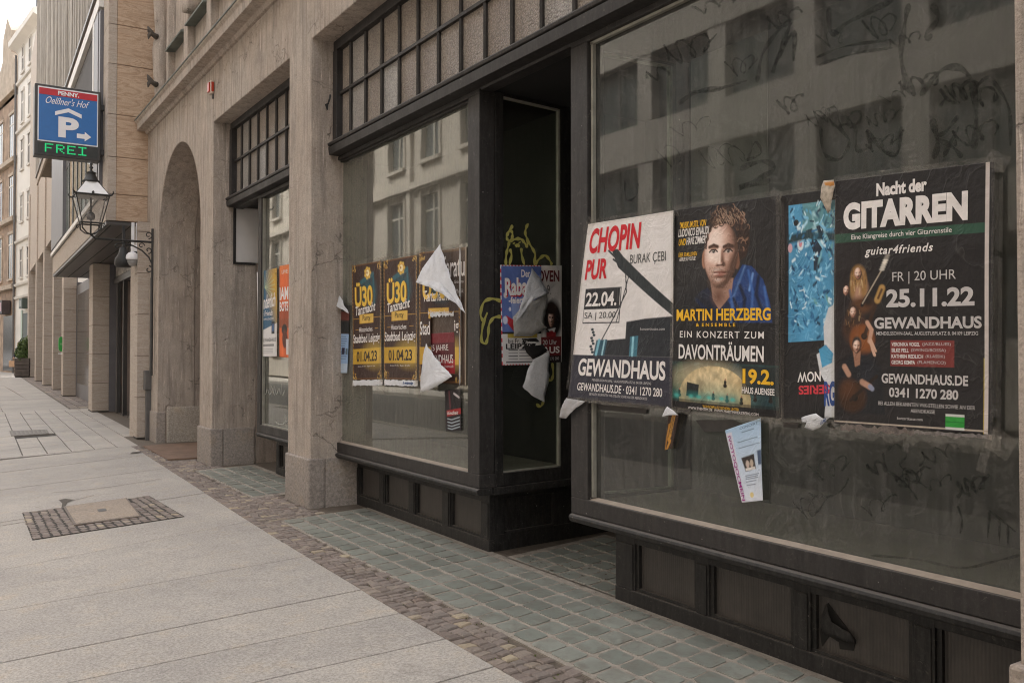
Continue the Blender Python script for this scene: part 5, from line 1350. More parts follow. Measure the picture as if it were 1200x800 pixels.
# ---- black portrait poster
pm = Patch([PX(791.5,246.5,2.868), PX(914.5,229,2.87), PX(914.5,490,2.87), PX(788.5,477,2.868)], .0045, 2)
A = Art(210, 300, '1d1b1c'); A.noise(3, .35, 3)
A.ell(.5, .30, .45, .25, '2e2b2b', .5, .6)
# shirt
A.poly([(.28,.42),(.36,.40),(.48,.50),(.60,.37),(.68,.30),(.76,.31),(.86,.375),(.93,.50),(.95,.58),(.2,.58),(.10,.52),(.20,.46)], '1a2440')
A.poly([(.60,.37),(.68,.30),(.76,.31),(.86,.375),(.92,.48),(.94,.57),(.62,.57),(.55,.46)], '20407a', .85)
A.line([(.70,.31),(.60,.45),(.58,.57)], .012, '46689c', .5); A.line([(.78,.33),(.75,.40),(.88,.47)], .012, '16316a', .9); A.line([(.77,.345),(.74,.42)], .012, '6f95cf', .5)
A.ell(.22, .50, .20, .10, '141419', .85, .5)
# neck and head
A.poly([(.38,.36),(.60,.36),(.58,.44),(.47,.51),(.41,.46)], 'a07c6b'); A.ell(.46, .445, .06, .04, '6d4a3b', .7, .5)
A.ell(.318, .262, .024, .044, 'a8785f'); A.ell(.632, .275, .026, .044, '7a5442'); A.ell(.322, .262, .012, .03, '6d4636', .7, .5)
FP = relief(A, .478, .247, .235, .72, L=(-.42, -.30, .85), rot=.04)
for ex in (-.30, .30):
    e = FP(ex, -.115); A.ell(*e, .034, .0095, 'c9b8ad', .85, .3); A.ell(e[0]+.002, e[1], .0135, .0095, '2a2220', 1, .25); A.ell(e[0]-.003, e[1]-.003, .004, .003, 'e8e4e0', .9, .4)
    A.line([FP(ex-.17, -.09), FP(ex-.08, -.155), FP(ex+.08, -.16), FP(ex+.17, -.10)], .0055, '34221a', .85)
    A.line([FP(ex-.18, -.235), FP(ex, -.29), FP(ex+.17, -.245)], .012, '4a3226', .75)
A.line([FP(-.22, .505), FP(-.05, .50), FP(0, .51), FP(.05, .50), FP(.22, .51)], .0055, '6a342c', .9); A.ell(*FP(0, .565), .036, .009, 'a8665a', .65, .5); A.ell(*FP(0, .46), .034, .006, '9a5c50', .5, .5)
for a_ in (-.09, .10): A.ell(*FP(a_, .285), .007, .003, '4a2c22', .6, .5)
rr = random.Random(8)
for k in range(420):
    x_, y_ = rr.gauss(0, .34), rr.uniform(.36, .95)
    if abs(x_) > .62*(1.3-y_*.6) or (abs(x_) < .2 and .44 < y_ < .60): continue
    A.ell(*FP(x_, y_), .004, .003, '4a3228', .28, .5)
A.ell(*FP(0, .41), .07, .012, '7c5a49', .35, .8); A.ell(*FP(0, .78), .075, .03, '7c5a49', .30, .8)
for pts_ in ([(.66,.40),(.70,.46),(.69,.56)], [(.82,.36),(.80,.44),(.86,.53)], [(.60,.46),(.65,.52),(.64,.57)], [(.25,.46),(.33,.50),(.36,.56)]): A.line(pts_, .018, '0f1c3a', .55)
for pts_ in ([(.73,.33),(.77,.43),(.76,.54)], [(.87,.41),(.90,.50)], [(.57,.42),(.59,.50)]): A.line(pts_, .014, '3a62a4', .45)
# hair: short at the sides, loose curls on top falling to the right
hp = [(.325,.20),(.322,.14),(.35,.09),(.395,.035),(.45,.018),(.53,.012),(.62,.03),(.69,.07),(.735,.13),(.745,.20),(.71,.265),(.655,.285),(.642,.225),(.632,.16),(.60,.115),(.54,.10),(.46,.098),(.39,.108),(.352,.15),(.338,.215)]
A.poly(hp, '35251e')
rr = random.Random(4)
for k in range(260):
    u, v = rr.uniform(.33, .75), rr.uniform(.012, .28)
    i_ = 0; n_ = len(hp); ins = False
    for j in range(n_):
        (x0_, y0_), (x1_, y1_) = hp[j], hp[(j+1) % n_]
        if (y0_ > v) != (y1_ > v) and u < x0_+(v-y0_)*(x1_-x0_)/(y1_-y0_): ins = not ins
    if not ins: continue
    a0_ = rr.uniform(0, 6.28); r_ = rr.uniform(.012, .028); tone = rr.choice(['5b4032', '7a5a48', '2a1c17', '4a342a', '8d6c58', '4c372c', '1f1512', '3a2820'])
    A.line([(u+r_*math.cos(a0_+t_), v+r_*.7*math.sin(a0_+t_)) for t_ in (0, .5, 1., 1.5, 2., 2.4)], .0042, tone, .6)
for k in range(60):
    u, v = rr.uniform(.42, .70), rr.uniform(.02, .09); A.line([(u, v), (u+.012, v+.008), (u+.018, v+.018)], .003, 'b0927c', .35)
A.rect(0, .575, 1, .775, '191718')
# stage picture
mk = (A.V > .765) & (A.V < .965)
A.rect(.0, .765, 1, .965, '1e3434')
for u, c in ((.08, '40604a'), (.25, '345a5c'), (.45, '45685e'), (.62, '2c4d58'), (.85, '22404a')): A.poly([(u-.015,.765),(u+.03,.765),(u+.1,.95),(u-.1,.95)], c, .45)
dm = ((A.U-.42)/.345)**2+((A.V-.945)/.165)**2 < 1
A.put((dm & mk).astype(float), 'b89e70'); A.ell(.36, .845, .24, .06, 'e6d3a8', .8, .8); A.ell(.42, .925, .26, .045, '6f9484', .6, .8); A.noise(22, .5, 16, (dm & mk).astype(float)); A.noise(40, .35, 17, (dm & mk).astype(float))
kk = A.noise(14, .3, 6, mk.astype(float))
A.poly([(.16,.865),(.28,.875),(.27,.94),(.15,.935)], '11181a')
for u, v in ((.08,.91),(.42,.915),(.55,.92),(.68,.925),(.80,.905),(.93,.905),(.53,.85)): A.ell(u, v+.006, .012, .012, '1a1612', .85); A.ell(u+.002, v-.008, .006, .005, 'a8745a', .9); A.ell(u, v+.022, .018, .010, '20160f', .75)
for u in (.05,.2,.28,.38,.5,.6): A.ell(u, .935, .02, .008, '5fd0c4', .8, .7); A.ell(u, .935, .05, .02, '2a8f88', .5, .8)
A.rect(0, .95, 1, .968, '0f1a1c', .6); A.rect(0, .965, 1, 1, '171516')
A.rect(.68, .775, 1, .905, '1c2122', .75)
PM = tag(sheet('concert_poster', pm, A, M['foil'], loc=pm(.5, .5)), 'black concert poster with a man in a blue shirt above a lit stage dome', 'poster')
text('lettering', '"MUSIK IM STIL VON', pm, (.06, .065, .335, .098), YEL, PM, .02, .25)
text('lettering', 'LUDOVICO EINAUDI', pm, (.045, .10, .365, .14), WHT, PM, .02, .25)
text('lettering', 'UND', pm, (.05, .150, .125, .183), YEL, PM, .02, .25); text('lettering', 'HANS ZIMMER"', pm, (.13, .143, .345, .183), WHT, PM, .02, .25)
text('lettering', 'ÜBER 30 MILLIONEN', pm, (.05, .215, .245, .24), YEL, PM, .01, .2); text('lettering', 'AUFRUFE AUF YOUTUBE"', pm, (.06, .243, .235, .262), WHT, PM, .01, .2)
text('name_lettering', 'MARTIN HERZBERG', pm, (.045, .503, .93, .562), YEL, PM, .03)
text('lettering', '&  E N S E M B L E', pm, (.25, .573, .62, .59), YEL, PM, .02)
text('lettering', 'EIN KONZERT ZUM', pm, (.085, .612, .875, .645), WHT, PM, .01, spacing=1.25)
text('title', 'DAVONTRÄUMEN', pm, (.075, .662, .875, .752), WHT, PM, .02)
text('date_lettering', '19.2.', pm, (.69, .785, .96, .855), YEL, PM, .035)
text('lettering', 'HAUS AUENSEE', pm, (.685, .87, .965, .90), WHT, PM, .02)
text('lettering', 'WUNSCHPLATZ SICHERN UNTER', pm, (.32, .972, .66, .985), YEL, PM)
text('lettering', 'WWW.EVENTIM.DE  WWW.MARTINHERZBERG.COM', pm, (.17, .986, .83, .999), WHT, PM)
tapes(PM, pm, [(.5, -.012, 1.0, .022, 0), (.5, 1.01, 1.0, .03, 0), (0, .5, .03, 1, 0), (1.0, .5, .05, 1, 0), (.98, .0, .1, .05, .5), (.02, .01, .06, .05, 0), (.93, 1.03, .035, .05, 0)])

# ---- half covered poster with the blue picture, hung upside down
pb_ = Patch([PX(915.5,229.5,2.876), PX(982,221,2.876), PX(982,489,2.876), PX(915.5,490.5,2.876)], .004, 3)
A = Art(110, 320, '1e1c1d'); A.noise(4, .25, 4)
A.rect(.14, .05, 1, .66, '4f95bd'); mk = ((A.U > .14) & (A.V > .05) & (A.V < .66)).astype(float)
k1 = A.noise(3, .35, 8, mk)
A.rect(.4, .05, 1, .17, '5f8f8f', .8)
rr = random.Random(9)
for k in range(46):
    u, v = rr.uniform(.16, .7), rr.uniform(.32, .60); A.ell(u, v, .035, .008+rr.random()*.008, rr.choice(['2f6f9a', '3d82ad', '27608a']), .8, .3, rr.uniform(-1, 1))
A.poly([(.46,.17),(.72,.15),(.85,.22),(.72,.27),(.70,.36),(.60,.36),(.60,.27)], '1d2c3c'); A.poly([(.62,.20),(.86,.18),(.76,.26)], '8fc6de'); A.ell(.36, .225, .06, .03, 'cfdfe6'); A.ell(.36,.225,.03,.015,'d08a96')
A.ell(.28, .13, .05, .015, '15181c'); A.line([(.14,.20),(.5,.19),(.95,.21)], .03, '1f3a42', .7); A.ell(.17,.24,.04,.02,'d0a8b0')
for k in range(26):
    u, v = rr.uniform(.6, 1), rr.uniform(.06, .5); A.ell(u, v, .05, .012, rr.choice(['83b9c4', '3f7f9c', 'a8d0d8', '2b5a70', '6ea7a0']), .75, .4, rr.uniform(-1.5, 1.5))
for k in range(260):
    u, v = rr.uniform(.15, 1), rr.uniform(.06, .65); L_ = rr.uniform(.02, .09); a_ = rr.uniform(-1.2, 1.2)
    A.line([(u, v), (min(u+L_*math.cos(a_), 1), v+.4*L_*math.sin(a_))], rr.uniform(.004, .014), rr.choice(['7fbfdf', '2c6f9c', 'a9d6ea', '1f4f74', '5fa6cc', 'd2e8f0', '173a52']) if v < .34 or rr.random() < .5 else rr.choice(['6fb2d6', '4a92bd', '85c1de']), .5)
A.poly([(.78,.60),(.86,.52),(1,.50),(1,1),(.80,1),(.84,.86),(.72,.80),(.66,.72),(.80,.70)], 'd3d4d6'); A.poly([(.70,.70),(.82,.68),(.95,.72),(.93,.76),(.76,.78)], '4f9cc4')
PB = tag(sheet('half_covered_poster', pb_, A, M['foil'], loc=pb_(.5, .5)), 'black poster with blue picture hung upside down, half covered by the guitar poster', 'poster')
text('lettering', 'NOW', pb_, (.32, .795, .74, .84), WHT, PB, .02, flip=True)
text('lettering', 'SERIES', pb_, (.34, .855, .90, .895), m_ink(hexc('c9404a')), PB, .03, flip=True)
text('lettering', 'RG', pb_, (.80, .84, .99, .95), m_ink(hexc('274a8c')), PB, .04)
tapes(PB, pb_, [(.5, -.01, 1.0, .02, 0), (.5, 1.01, 1.1, .03, 0), (.05, .5, .06, 1, 0)])
flap('torn_label', [PX(*p, 2.858) for p in [(966,212),(978,211),(980,218),(974,247),(970,250),(964,232)]], m_plain('printed_scrap', (.42, .36, .29), .7, 0, .35, 60), PB, .012, (-1, 0, 0), 2)
flap('torn_label', [PX(*p, 2.853) for p in [(967,214),(978,213),(978,219),(968,221)]], m_plain('orange_scrap', (.50, .22, .05), .6), PB, .004, (-1, 0, 0), 1)
cf = flap('curled_scrap', [PX(*p, 2.845) for p in [(941,489),(960,484),(967,490),(972,489),(964,500),(954,504),(946,500),(950,494),(943,494)]], M['paper_back'], PB, .02, (-1, 0, 0), 3)
text('lettering', '23.-000190', Patch([PX(949,497,2.832), PX(969,489,2.832), PX(970,494,2.832), PX(951,503,2.832)], .0, 3), (.05, .1, .95, .9), m_ink(hexc('2a4a84')), PB, .02)

# ---- guitar night poster
pg = Patch([PX(980,212.5,2.862), PX(1167,189.5,2.862), PX(1164,509,2.862), PX(979,496,2.862)], .005, 4)
A = Art(230, 325, '201d1e'); A.noise(3, .18, 12)
A.rect(.0, .222, 1, .258, '2c5140')
A.rect(.955, 0, .978, 1, 'd3c9c4'); A.rect(.978, 0, 1, 1, '1c1a1b'); A.rect(.948, .72, .955, 1, 'b5a03c'); A.rect(0, .985, .978, .993, 'b8aa9c')
A.rect(.39, .655, .785, .757, '7c332f')
# four players and their instruments
SKN = ('c79c84', 'a87860', '6b4636')
def head_art(cx, cy, r, hair, long=0, tilt=0):
    if long:
        A.ell(cx, cy+r*.3, r*1.75, r*1.5, hair, 1, .2); A.ell(cx-r*1.3, cy+r*1.7, r*.7, r*1.5*long, hair, .95, .35); A.ell(cx+r*1.4, cy+r*1.7, r*.75, r*1.7*long, hair, .95, .35)
        for k in range(26): 
            u = cx+random.uniform(-2, 2)*r; v = cy+random.uniform(-.6, 2.4)*r; A.line([(u, v), (u+random.uniform(-.3, .3)*r, v+r*.7)], .003, random.choice(['d8b98c', '3a281c', '8f6c48']), .35)
    else: A.ell(cx, cy-r*.35, r*1.08, r*1.0, hair, 1, .15)
    Q = relief(A, cx, cy, r*1.28, .74, L=(-.35, -.45, .8), pal=('4a3024', '9a705b', 'd2aa95', 'efd4c4'), rot=random.uniform(-.12, .12))
    for e in (-.30, .30): A.ell(*Q(e, -.12), .003, .0016, '2c1a14', .6, .5); A.line([Q(e-.16, -.25), Q(e+.16, -.25)], .0024, '4e362a', .4)
    A.line([Q(-.2, .50), Q(0, .54), Q(.2, .50)], .0024, '8a4a40', .6)
A.ell(.13, .60, .15, .30, '2a2020', .5, .6)
A.ell(.185, .455, .055, .05, 'b48a72', .9, .3); head_art(.172, .388, .029, '9a7446', 1.1)
head_art(.088, .455, .024, '2e221d')
A.ell(.20, .515, .075, .035, '5c3a22', .85, .3); A.ell(.24, .50, .03, .02, '20140c', .8, .4)
A.line([(.20,.515),(.335,.375)], .011, '1e1816'); A.line([(.203,.508),(.33,.38)], .004, 'b8aa98', .7)
for k in range(7): A.ell(.335+.006*k, .375-.009*k, .017, .006, random.choice(['c9c2b6', '8f877e', 'e4dccd']), .9, .3)
A.ell(.15, .61, .075, .055, '5a3826', .85, .4); head_art(.138, .545, .027, '3c281c', 1.2)
A.ell(.20, .655, .085, .062, '7a4422', 1, .12); A.ell(.20, .655, .07, .05, '8c5228', .8, .4); A.ell(.215, .64, .022, .014, '1c0f08')
A.line([(.215,.64),(.315,.478)], .012, '3a2518'); A.line([(.305,.495),(.335,.45)], .021, 'b58e54'); A.line([(.31,.488),(.333,.455)], .008, '5a3c1c', .8)
A.line([(.235,.585),(.265,.615),(.25,.66)], .013, 'c79c84'); A.line([(.255,.66),(.285,.715),(.27,.69)], .009, 'd2aa92'); A.line([(.262,.655),(.295,.70)], .006, 'd2aa92')
A.ell(.18, .83, .165, .125, '17181d', 1, .12); A.poly([(.09,.74),(.24,.735),(.335,.80),(.36,.95),(.05,.95)], '16171c'); A.ell(.235, .80, .05, .07, '22242c', .7, .6)
A.poly([(.135,.70),(.19,.70),(.185,.755),(.15,.765)], '9a705a'); head_art(.163, .683, .031, '3a322e')
A.ell(.13, .885, .10, .065, '3a2210', 1, .15); A.ell(.10, .855, .06, .04, '51301a', .8, .4); A.ell(.15, .89, .022, .014, '0e0806'); A.line([(.12,.90),(.30,.80)], .010, '22140c')
A.line([(.075,.765),(.105,.795)], .017, 'b98f78'); A.line([(.20,.825),(.255,.843)], .017, 'b98f78'); A.line([(.255,.842),(.27,.85)], .014, '8a90a8')
A.rect(.735, .935, .845, .992, 'cfd0cc'); A.rect(.735, .942, .845, .984, '2f9a3c'); A.rect(.74, .962, .84, .966, '1c6f2a')
PGT = tag(sheet('concert_poster', pg, A, M['foil'], loc=pg(.5, .5)), 'large black guitar concert poster with a green stripe and four musicians, rightmost one', 'poster')
text('title', 'Nacht der', pg, (.295, .03, .62, .083), WHT, PGT, .045)
text('title', 'GITARREN', pg, (.065, .096, .86, .208), WHT, PGT, .06, spacing=1.04)
text('lettering', 'Eine Klangreise durch vier Gitarrenstile', pg, (.125, .228, .77, .254), WHT, PGT, .005)
text('lettering', 'guitar4friends', pg, (.22, .282, .66, .325), WHT, PGT, .02, .25, spacing=1.15)
text('lettering', 'FR | 20 UHR', pg, (.405, .388, .795, .436), GRY, PGT, .0)
text('date_lettering', '25.11.22', pg, (.365, .455, .90, .527), GRY, PGT, .04)
text('venue_lettering', 'GEWANDHAUS', pg, (.285, .565, .94, .611), GRY, PGT, .035)
text('lettering', 'MENDELSSOHN-SAAL, AUGUSTUSPLATZ 8, 04109 LEIPZIG', pg, (.30, .622, .92, .638), GRY, PGT, .01)
for k, (a_, b_, u1, u2) in enumerate((('VERONIKA VOGEL', '(JAZZ/BLUES)', .58, .765), ('SILKE FELL', '(SWING/BOSSA)', .51, .735), ('KATHRIN REDLICH', '(KLASSIK)', .60, .73), ('GEORG KEMPA', '(FLAMENCO)', .55, .735))):
    v = .664+k*.0235; text('lettering', a_, pg, (.40, v, u1, v+.015), WHT, PGT, .02); text('lettering', b_, pg, (u1+.015, v, u2, v+.015), GRY, PGT)
text('lettering', 'GEWANDHAUS.DE', pg, (.335, .787, .865, .826), GRY, PGT, .03)
text('lettering', '0341 1270 280', pg, (.385, .842, .81, .88), GRY, PGT, .03)
text('lettering', 'BEI ALLEN BEKANNTEN VVK-STELLEN SOWIE AN DER', pg, (.315, .898, .905, .913), GRY, PGT)
text('lettering', 'ABENDKASSE', pg, (.525, .922, .675, .936), GRY, PGT)
text('lettering', 'konzertkasse.com', pg, (.44, .955, .60, .966), GRY, PGT)
tapes(PGT, pg, [(.5, -.008, 1.0, .022, 0), (.0, .5, .03, 1.02, 0), (1.02, .5, .06, 1.02, 0), (1.02, .0, .12, .06, .5), (.52, -.02, .03, .05, .1), (.0, 1.03, .06, .07, .2), (.5, 1.04, .04, .10, 0), (.97, 1.06, .05, .16, .25), (1.05, 1.03, .14, .09, .5)])
ragged_band('tape_band', pg, .0, .998, 1.05, 1.05, M['tape'], PGT, .004, 3); ragged_band('torn_rest', pg, .05, 1.0, .55, 1.022, m_plain('torn_print_rest', (.12, .095, .085), .6, 0, .5, 50), PGT, .001, 5, .35)
ragged_band('torn_rest', pg, .55, 1.003, 1.0, 1.018, m_plain('torn_print_rest', (.16, .14, .13), .6, 0, .5, 50), PGT, .001, 6, .35)
ragged_band('tape_band', pm, .0, .998, 1.02, 1.022, M['tape'], PM, .005, 7); ragged_band('tape_band', pc, .0, .99, 1.0, 1.015, M['tape'], PC, .005, 8)

# ---- pale blue flyer hanging under the row
pf = Patch([PX(850.5,504,2.876), PX(892,489.5,2.874), PX(894.5,586,2.872), PX(870.5,588.5,2.872)], .0025, 6)
A = Art(44, 90, 'a7c3dd'); gr = A.V; A.img = A.img*(1-gr[..., None]*.9)+np.array(hexc('dcdde4'))*(gr[..., None]*.9)
A.rect(0, .05, .18, 1, 'd9d2dc', .8); A.poly([(.32,.42),(.75,.41),(.78,.60),(.40,.61)], '3c3634'); A.ell(.50,.52,.06,.05,'c9b6aa'); A.ell(.64,.52,.06,.05,'bfae9c'); A.rect(.4,.57,.75,.6,'d8d2cc'); A.poly([(.86,.38),(1,.38),(1,.56),(.88,.56)], '4b5a72')
for v, a_, b_ in ((.10,.45,.80),(.125,.5,.78),(.17,.42,.86),(.21,.3,.9),(.25,.28,.95),(.27,.28,.95),(.29,.28,.95),(.34,.28,.98),(.66,.35,.9),(.68,.35,.85),(.70,.35,.86),(.72,.35,.8),(.74,.35,.76),(.78,.36,.7),(.80,.36,.6)): A.rect(a_, v, b_, v+.008, '4c566a', .75)
A.ell(.52,.915,.08,.035,'d8c489')
PF = tag(sheet('flyer', pf, A, M['paper'], loc=pf(.5, .5)), 'pale blue torn flyer with vertical magenta lettering hanging under the black posters', 'flyer')
vt = Patch([pf(.0, 1.0, .001), pf(.02, .06, .001), pf(.17, .05, .001), pf(.30, .99, .001)], .0, 6)
text('lettering', 'NIEMCOQOTOVI'[::-1], vt, (.02, .1, .96, .72), m_ink(hexc('9a2a84')), PF, .01, flip=True)
text('lettering', 'CONCERT', pf, (.42, .03, .92, .06), m_ink(hexc('5a6c88')), PF)
# dark leaves of older paper behind the row
OLDM = m_plain('old_dark_paper', (.03, .026, .024), .6, 0, .3, 30)
for q in ([(815,492),(856,492),(880,500),(850,505),(826,506)], [(700,474),(758,478),(757,485),(702,480)], [(918,494),(936,495),(935,502),(918,500)]):
    MB().add([PX(*p, 2.885) for p in q], [tuple(range(len(q)))]).build('older_paper', OLDM, PM)

# ---- left window: three dance night posters, older layers and curled flaps
GL_ = 2.884
def party(c4, seed, torn=None):
    p = Patch([PX(x, y, GL_) for x, y in c4], .0035, seed)
    A = Art(72, 190, '40302a'); A.noise(4, .15, seed)
    A.rect(0, 0, 1, 1, '6d4c30', .9); A.rect(.035, .012, .965, .988, '3d2b26')
    for cu, cv in ((.06,.03),(.94,.03),(.06,.97),(.94,.97)):
        for k in range(14):
            a = random.uniform(0, 6.28); A.ell(cu+random.uniform(-.07,.07)+.0, cv+random.uniform(-.035,.035), .02, .006, random.choice(['c9a04c', 'a67c30', 'e0bf70']), .8, .4, a)
    for v in np.linspace(.05, .95, 30):
        A.ell(.015, v, .018, .006, 'b48a3e', .7, .4, v*9); A.ell(.985, v, .018, .006, 'b48a3e', .7, .4, v*7)
    A.ell(.55, .26, .27, .13, '2f525c', .9, .35); A.line([(.30,.16),(.72,.10),(.75,.36)], .03, '35606c', .8)
    A.ell(.54, .085, .10, .05, 'c79636'); A.ell(.54, .085, .055, .028, 'efe2b8'); A.ell(.52,.082,.02,.012,'b07a28')
    for k in range(7): A.ell(.54+.09*math.cos(k*.9), .085+.045*math.sin(k*.9), .03, .012, 'e0bb58', .9, .3)
    A.rect(.0, .468, 1, .474, 'b48a3e'); A.rect(.25, .435, .73, .515, 'd0a244'); A.rect(.27, .44, .71, .51, 'dcb55a')
    A.rect(.10, .565, .22, .569, 'b48a3e'); A.rect(.78, .565, .9, .569, 'b48a3e')
    A.rect(0, .735, 1, .865, 'c39a36'); A.ell(.8, .79, .35, .09, 'd9b656', .7, .7)
    # one-colour square where the code was
    return p, A
def party_text(o, p, top=True):
    if top:
        g2 = m_ink(hexc('e8c04c')); text('title', 'Ü30', p, (.10, .155, .70, .37), g2, o, .03)
        text('title_shade', 'Ü30', p, (.13, .165, .73, .38), m_ink(hexc('6e4a1e')), o, .03, off=.0009)
    text('script_lettering', 'Tanznacht', p, (.12, .365, .80, .445), WHT, o, .015, .2, slant=-.03)
    text('lettering', 'Party', p, (.36, .447, .62, .505), DKB, o, .0)
    text('lettering', 'Historisches', p, (.24, .548, .70, .588), WHT, o, .01)
    text('venue_lettering', 'Stadtbad Leipzig', p, (.03, .605, .96, .705), WHT, o, .015)
    text('date_lettering', '01.04.23', p, (.15, .755, .86, .845), DKB, o, .02)
    text('lettering', 'Einlass 20 Uhr  Beginn 21 Uhr', p, (.2, .88, .8, .893), WHT, o)
# older poster sheet behind the right hand one
pn_ = Patch([PX(488,297,2.889), PX(547,289,2.889), PX(546.5,452,2.889), PX(489,447,2.889)], .0008, 30)
A = Art(60, 120, '4a3a30'); A.noise(4, .3, 2); A.rect(0, 0, 1, .02, '6a553f'); A.rect(.97, 0, 1, 1, '9a8c7c')
OLD = tag(sheet('old_poster', pn_, A, M['foil'], loc=pn_(.5, .5)), 'older brown film poster almost hidden behind the torn right dance night poster', 'poster')
text('title', 'Nosferatu', pn_, (.28, .05, .97, .21), WHT, OLD, .01); text('lettering', 'Eine Symphonie des Grauens', pn_, (.35, .235, .95, .265), WHT, OLD)
text('lettering', 'mit Live-Musik', pn_, (.6, .30, .95, .33), GRY, OLD)
GRP = 'dance night posters on the left shop window'
p1, A1 = party([(413.5,311.5),(447.5,305.5),(448,444),(414.5,445)], 21)
U1 = tag(sheet('dance_poster', p1, A1, M['paper'], loc=p1(.5, .5)), 'brown and gold dance night poster, left one of the three side by side', 'poster', GRP); party_text(U1, p1)
p2, A2 = party([(450,305.5),(489.5,298.5),(489,445),(451,444)], 22)
U2 = tag(sheet('dance_poster', p2, A2, M['paper'], loc=p2(.5, .5)), 'brown and gold dance night poster, middle one of the three side by side', 'poster', GRP); party_text(U2, p2)
p3, A3 = party([(492,296),(541,290),(541,449),(492.5,447)], 23)
def keep3(u, v): return not (.30 < u < .86 and .47+.08*abs(u-.55) < v < .93 and v < .50+.9*u) and not (u > .55 and v < .36*(1-.2*(1-u)) and v < .9*(u-.30))
U3 = tag(sheet('dance_poster', p3, A3, M['paper'], loc=p3(.5, .5), keep=keep3), 'torn dance night poster with its top and middle peeled into big white flaps', 'poster', GRP)
text('title', 'Ü30', p3, (.10, .155, .66, .37), m_ink(hexc('e8c04c')), U3, .03)
text('script_lettering', 'Tanznacht', p3, (.12, .30, .76, .385), WHT, U3, .015, .2); text('lettering', 'Party', p3, (.34, .39, .60, .44), DKB, U3); text('lettering', 'Historisches', p3, (.24, .455, .74, .487), WHT, U3, .01)
text('venue_lettering', 'Stad', p3, (.02, .535, .28, .64), WHT, U3, .015); text('venue_lettering', 'ig', p3, (.86, .535, .97, .64), WHT, U3, .015)
flap('peeled_flap', [PX(*p, X) for p, X in [((517.5,286),2.855),((546.5,367.5),2.85),((536,356),2.82),((522,345),2.79),((505,336),2.78),((489,331),2.79),((497,315),2.81),((508,300),2.835)]], M['paper_back'], U3, .02, (-1, .1, 0), 4)
flap('peeled_flap', [PX(*p, X) for p, X in [((500,402),2.865),((516,423),2.84),((531,441),2.82),((519,449),2.81),((503,457.5),2.81),((493.5,459),2.83),((496,428),2.85)]], M['paper_back'], U3, .015, (-1, .1, 0), 4)
pr_ = Patch([PX(502,391,2.8862), PX(532,389,2.8862), PX(536,441,2.8862), PX(506,441,2.8862)], .0005, 31)
A = Art(40, 70, '5a2328'); A.noise(5, .4, 3); A.rect(0, .62, 1, 1, 'a8333a'); A.rect(0, 0, 1, .22, '7e2b33', .8)
RP = tag(sheet('red_poster', pr_, A, M['paper'], loc=pr_(.5, .5)), 'small dark red poster showing through the tear of the right dance night poster', 'poster')
text('lettering', '25 JAHRE', pr_, (.05, .27, .75, .45), WHT, RP, .0); text('lettering', 'LANDHAUS', pr_, (.05, .50, .9, .70), WHT, RP, .01); text('lettering', 'mit Livemusik', pr_, (.4, .74, .9, .80), WHT, RP)
ragged_band('torn_edge', p3, .30, .475, .86, .50, M['paper_back'], U3, .004, 3, .4)
ragged_band('torn_edge', p3, .965, .02, .995, .98, M['paper_back'], U3, .004, 3, .05)
for q, sd_ in ((p1, 1), (p2, 2)): ragged_band('white_margin', q, .0, 1.005, 1.03, 1.05, M['paper_back'], U1 if sd_ == 1 else U2, .0, sd_, .12)
text('lettering', 'Leipzig', Patch([p2(.55, 1.012, .002), p2(.95, 1.012, .002), p2(.95, 1.045, .002), p2(.55, 1.045, .002)], 0, 3), (.1, .1, .9, .9), m_ink(hexc('2a4a7c')), U2, .04, .3)
for o, q in ((U1, p1), (U2, p2), (U3, p3)):
    tapes(o, q, [(.5, -.012, 1.06, .04, 0), (-.03, .5, .12, 1.05, 0), (1.0, .5, .10, 1.05, 0), (.02, -.02, .16, .10, .3), (1.0, 1.06, .14, .14, .1), (.0, 1.08, .10, .10, 0)])
# flyers beside and below
pl_ = Patch([PX(396,357,2.886), PX(410.5,358,2.886), PX(407,437,2.886), PX(393,437,2.884)], .002, 33)
A = Art(34, 90, '3a3230'); A.rect(0, .0, 1, .20, '3c3a38'); A.rect(0, .10, 1, .22, '7b3a2e', .6); A.rect(0, .24, 1, .40, '1c2426', .8); A.rect(.1, .42, 1, 1, '93aed0')
for k in range(16): A.rect(.42, .46+k*.032, .42+.4*random.random()+.1, .468+k*.032, '46566e', .8)
A.rect(.5, .62, .75, .73, '2c2a40'); A.rect(.8, .63, .95, .72, '5a6b74'); A.rect(.1, .42, .3, 1, 'd3cbd9', .7); A.rect(.1, .86, 1, 1, 'c9d2da', .6)
FLY = tag(sheet('flyer', pl_, A, M['paper'], loc=pl_(.5, .5)), 'narrow torn flyer, pale blue below, at the pillar side of the left window', 'flyer')
flap('folded_corner', [PX(*p, X) for p, X in [((399.5,346),2.875),((409.5,367.5),2.87),((401,362),2.85),((391.5,357),2.84),((395,351),2.86)]], M['paper_back'], FLY, .008, (-1, .1, 0), 3)
vt = Patch([pl_(.12, .98, .001), pl_(.12, .45, .001), pl_(.32, .45, .001), pl_(.30, .98, .001)], .0, 6); text('lettering', 'NIEMCOQ', vt, (.02, .15, .98, .85), m_ink(hexc('7a3a84')), FLY, .01)
pd_ = Patch([PX(521,457,2.886), PX(540,455.5,2.886), PX(541,504,2.886), PX(523,505,2.886)], .002, 34)
A = Art(36, 80, '241f22'); A.noise(5, .4, 3); A.poly([(.1,.50),(1,.46),(1,.60),(.12,.65)], '9c2a2c'); A.line([(.3,.05),(.34,.45)], .05, '5c2c34'); A.line([(.6,.1),(.9,.2)], .04, 'c9c2c4')
for v in (.70,.78,.86,.93): A.line([(.15,v),(.4,v+.03),(.9,v-.02)], .02, 'a8b4bc', .8)
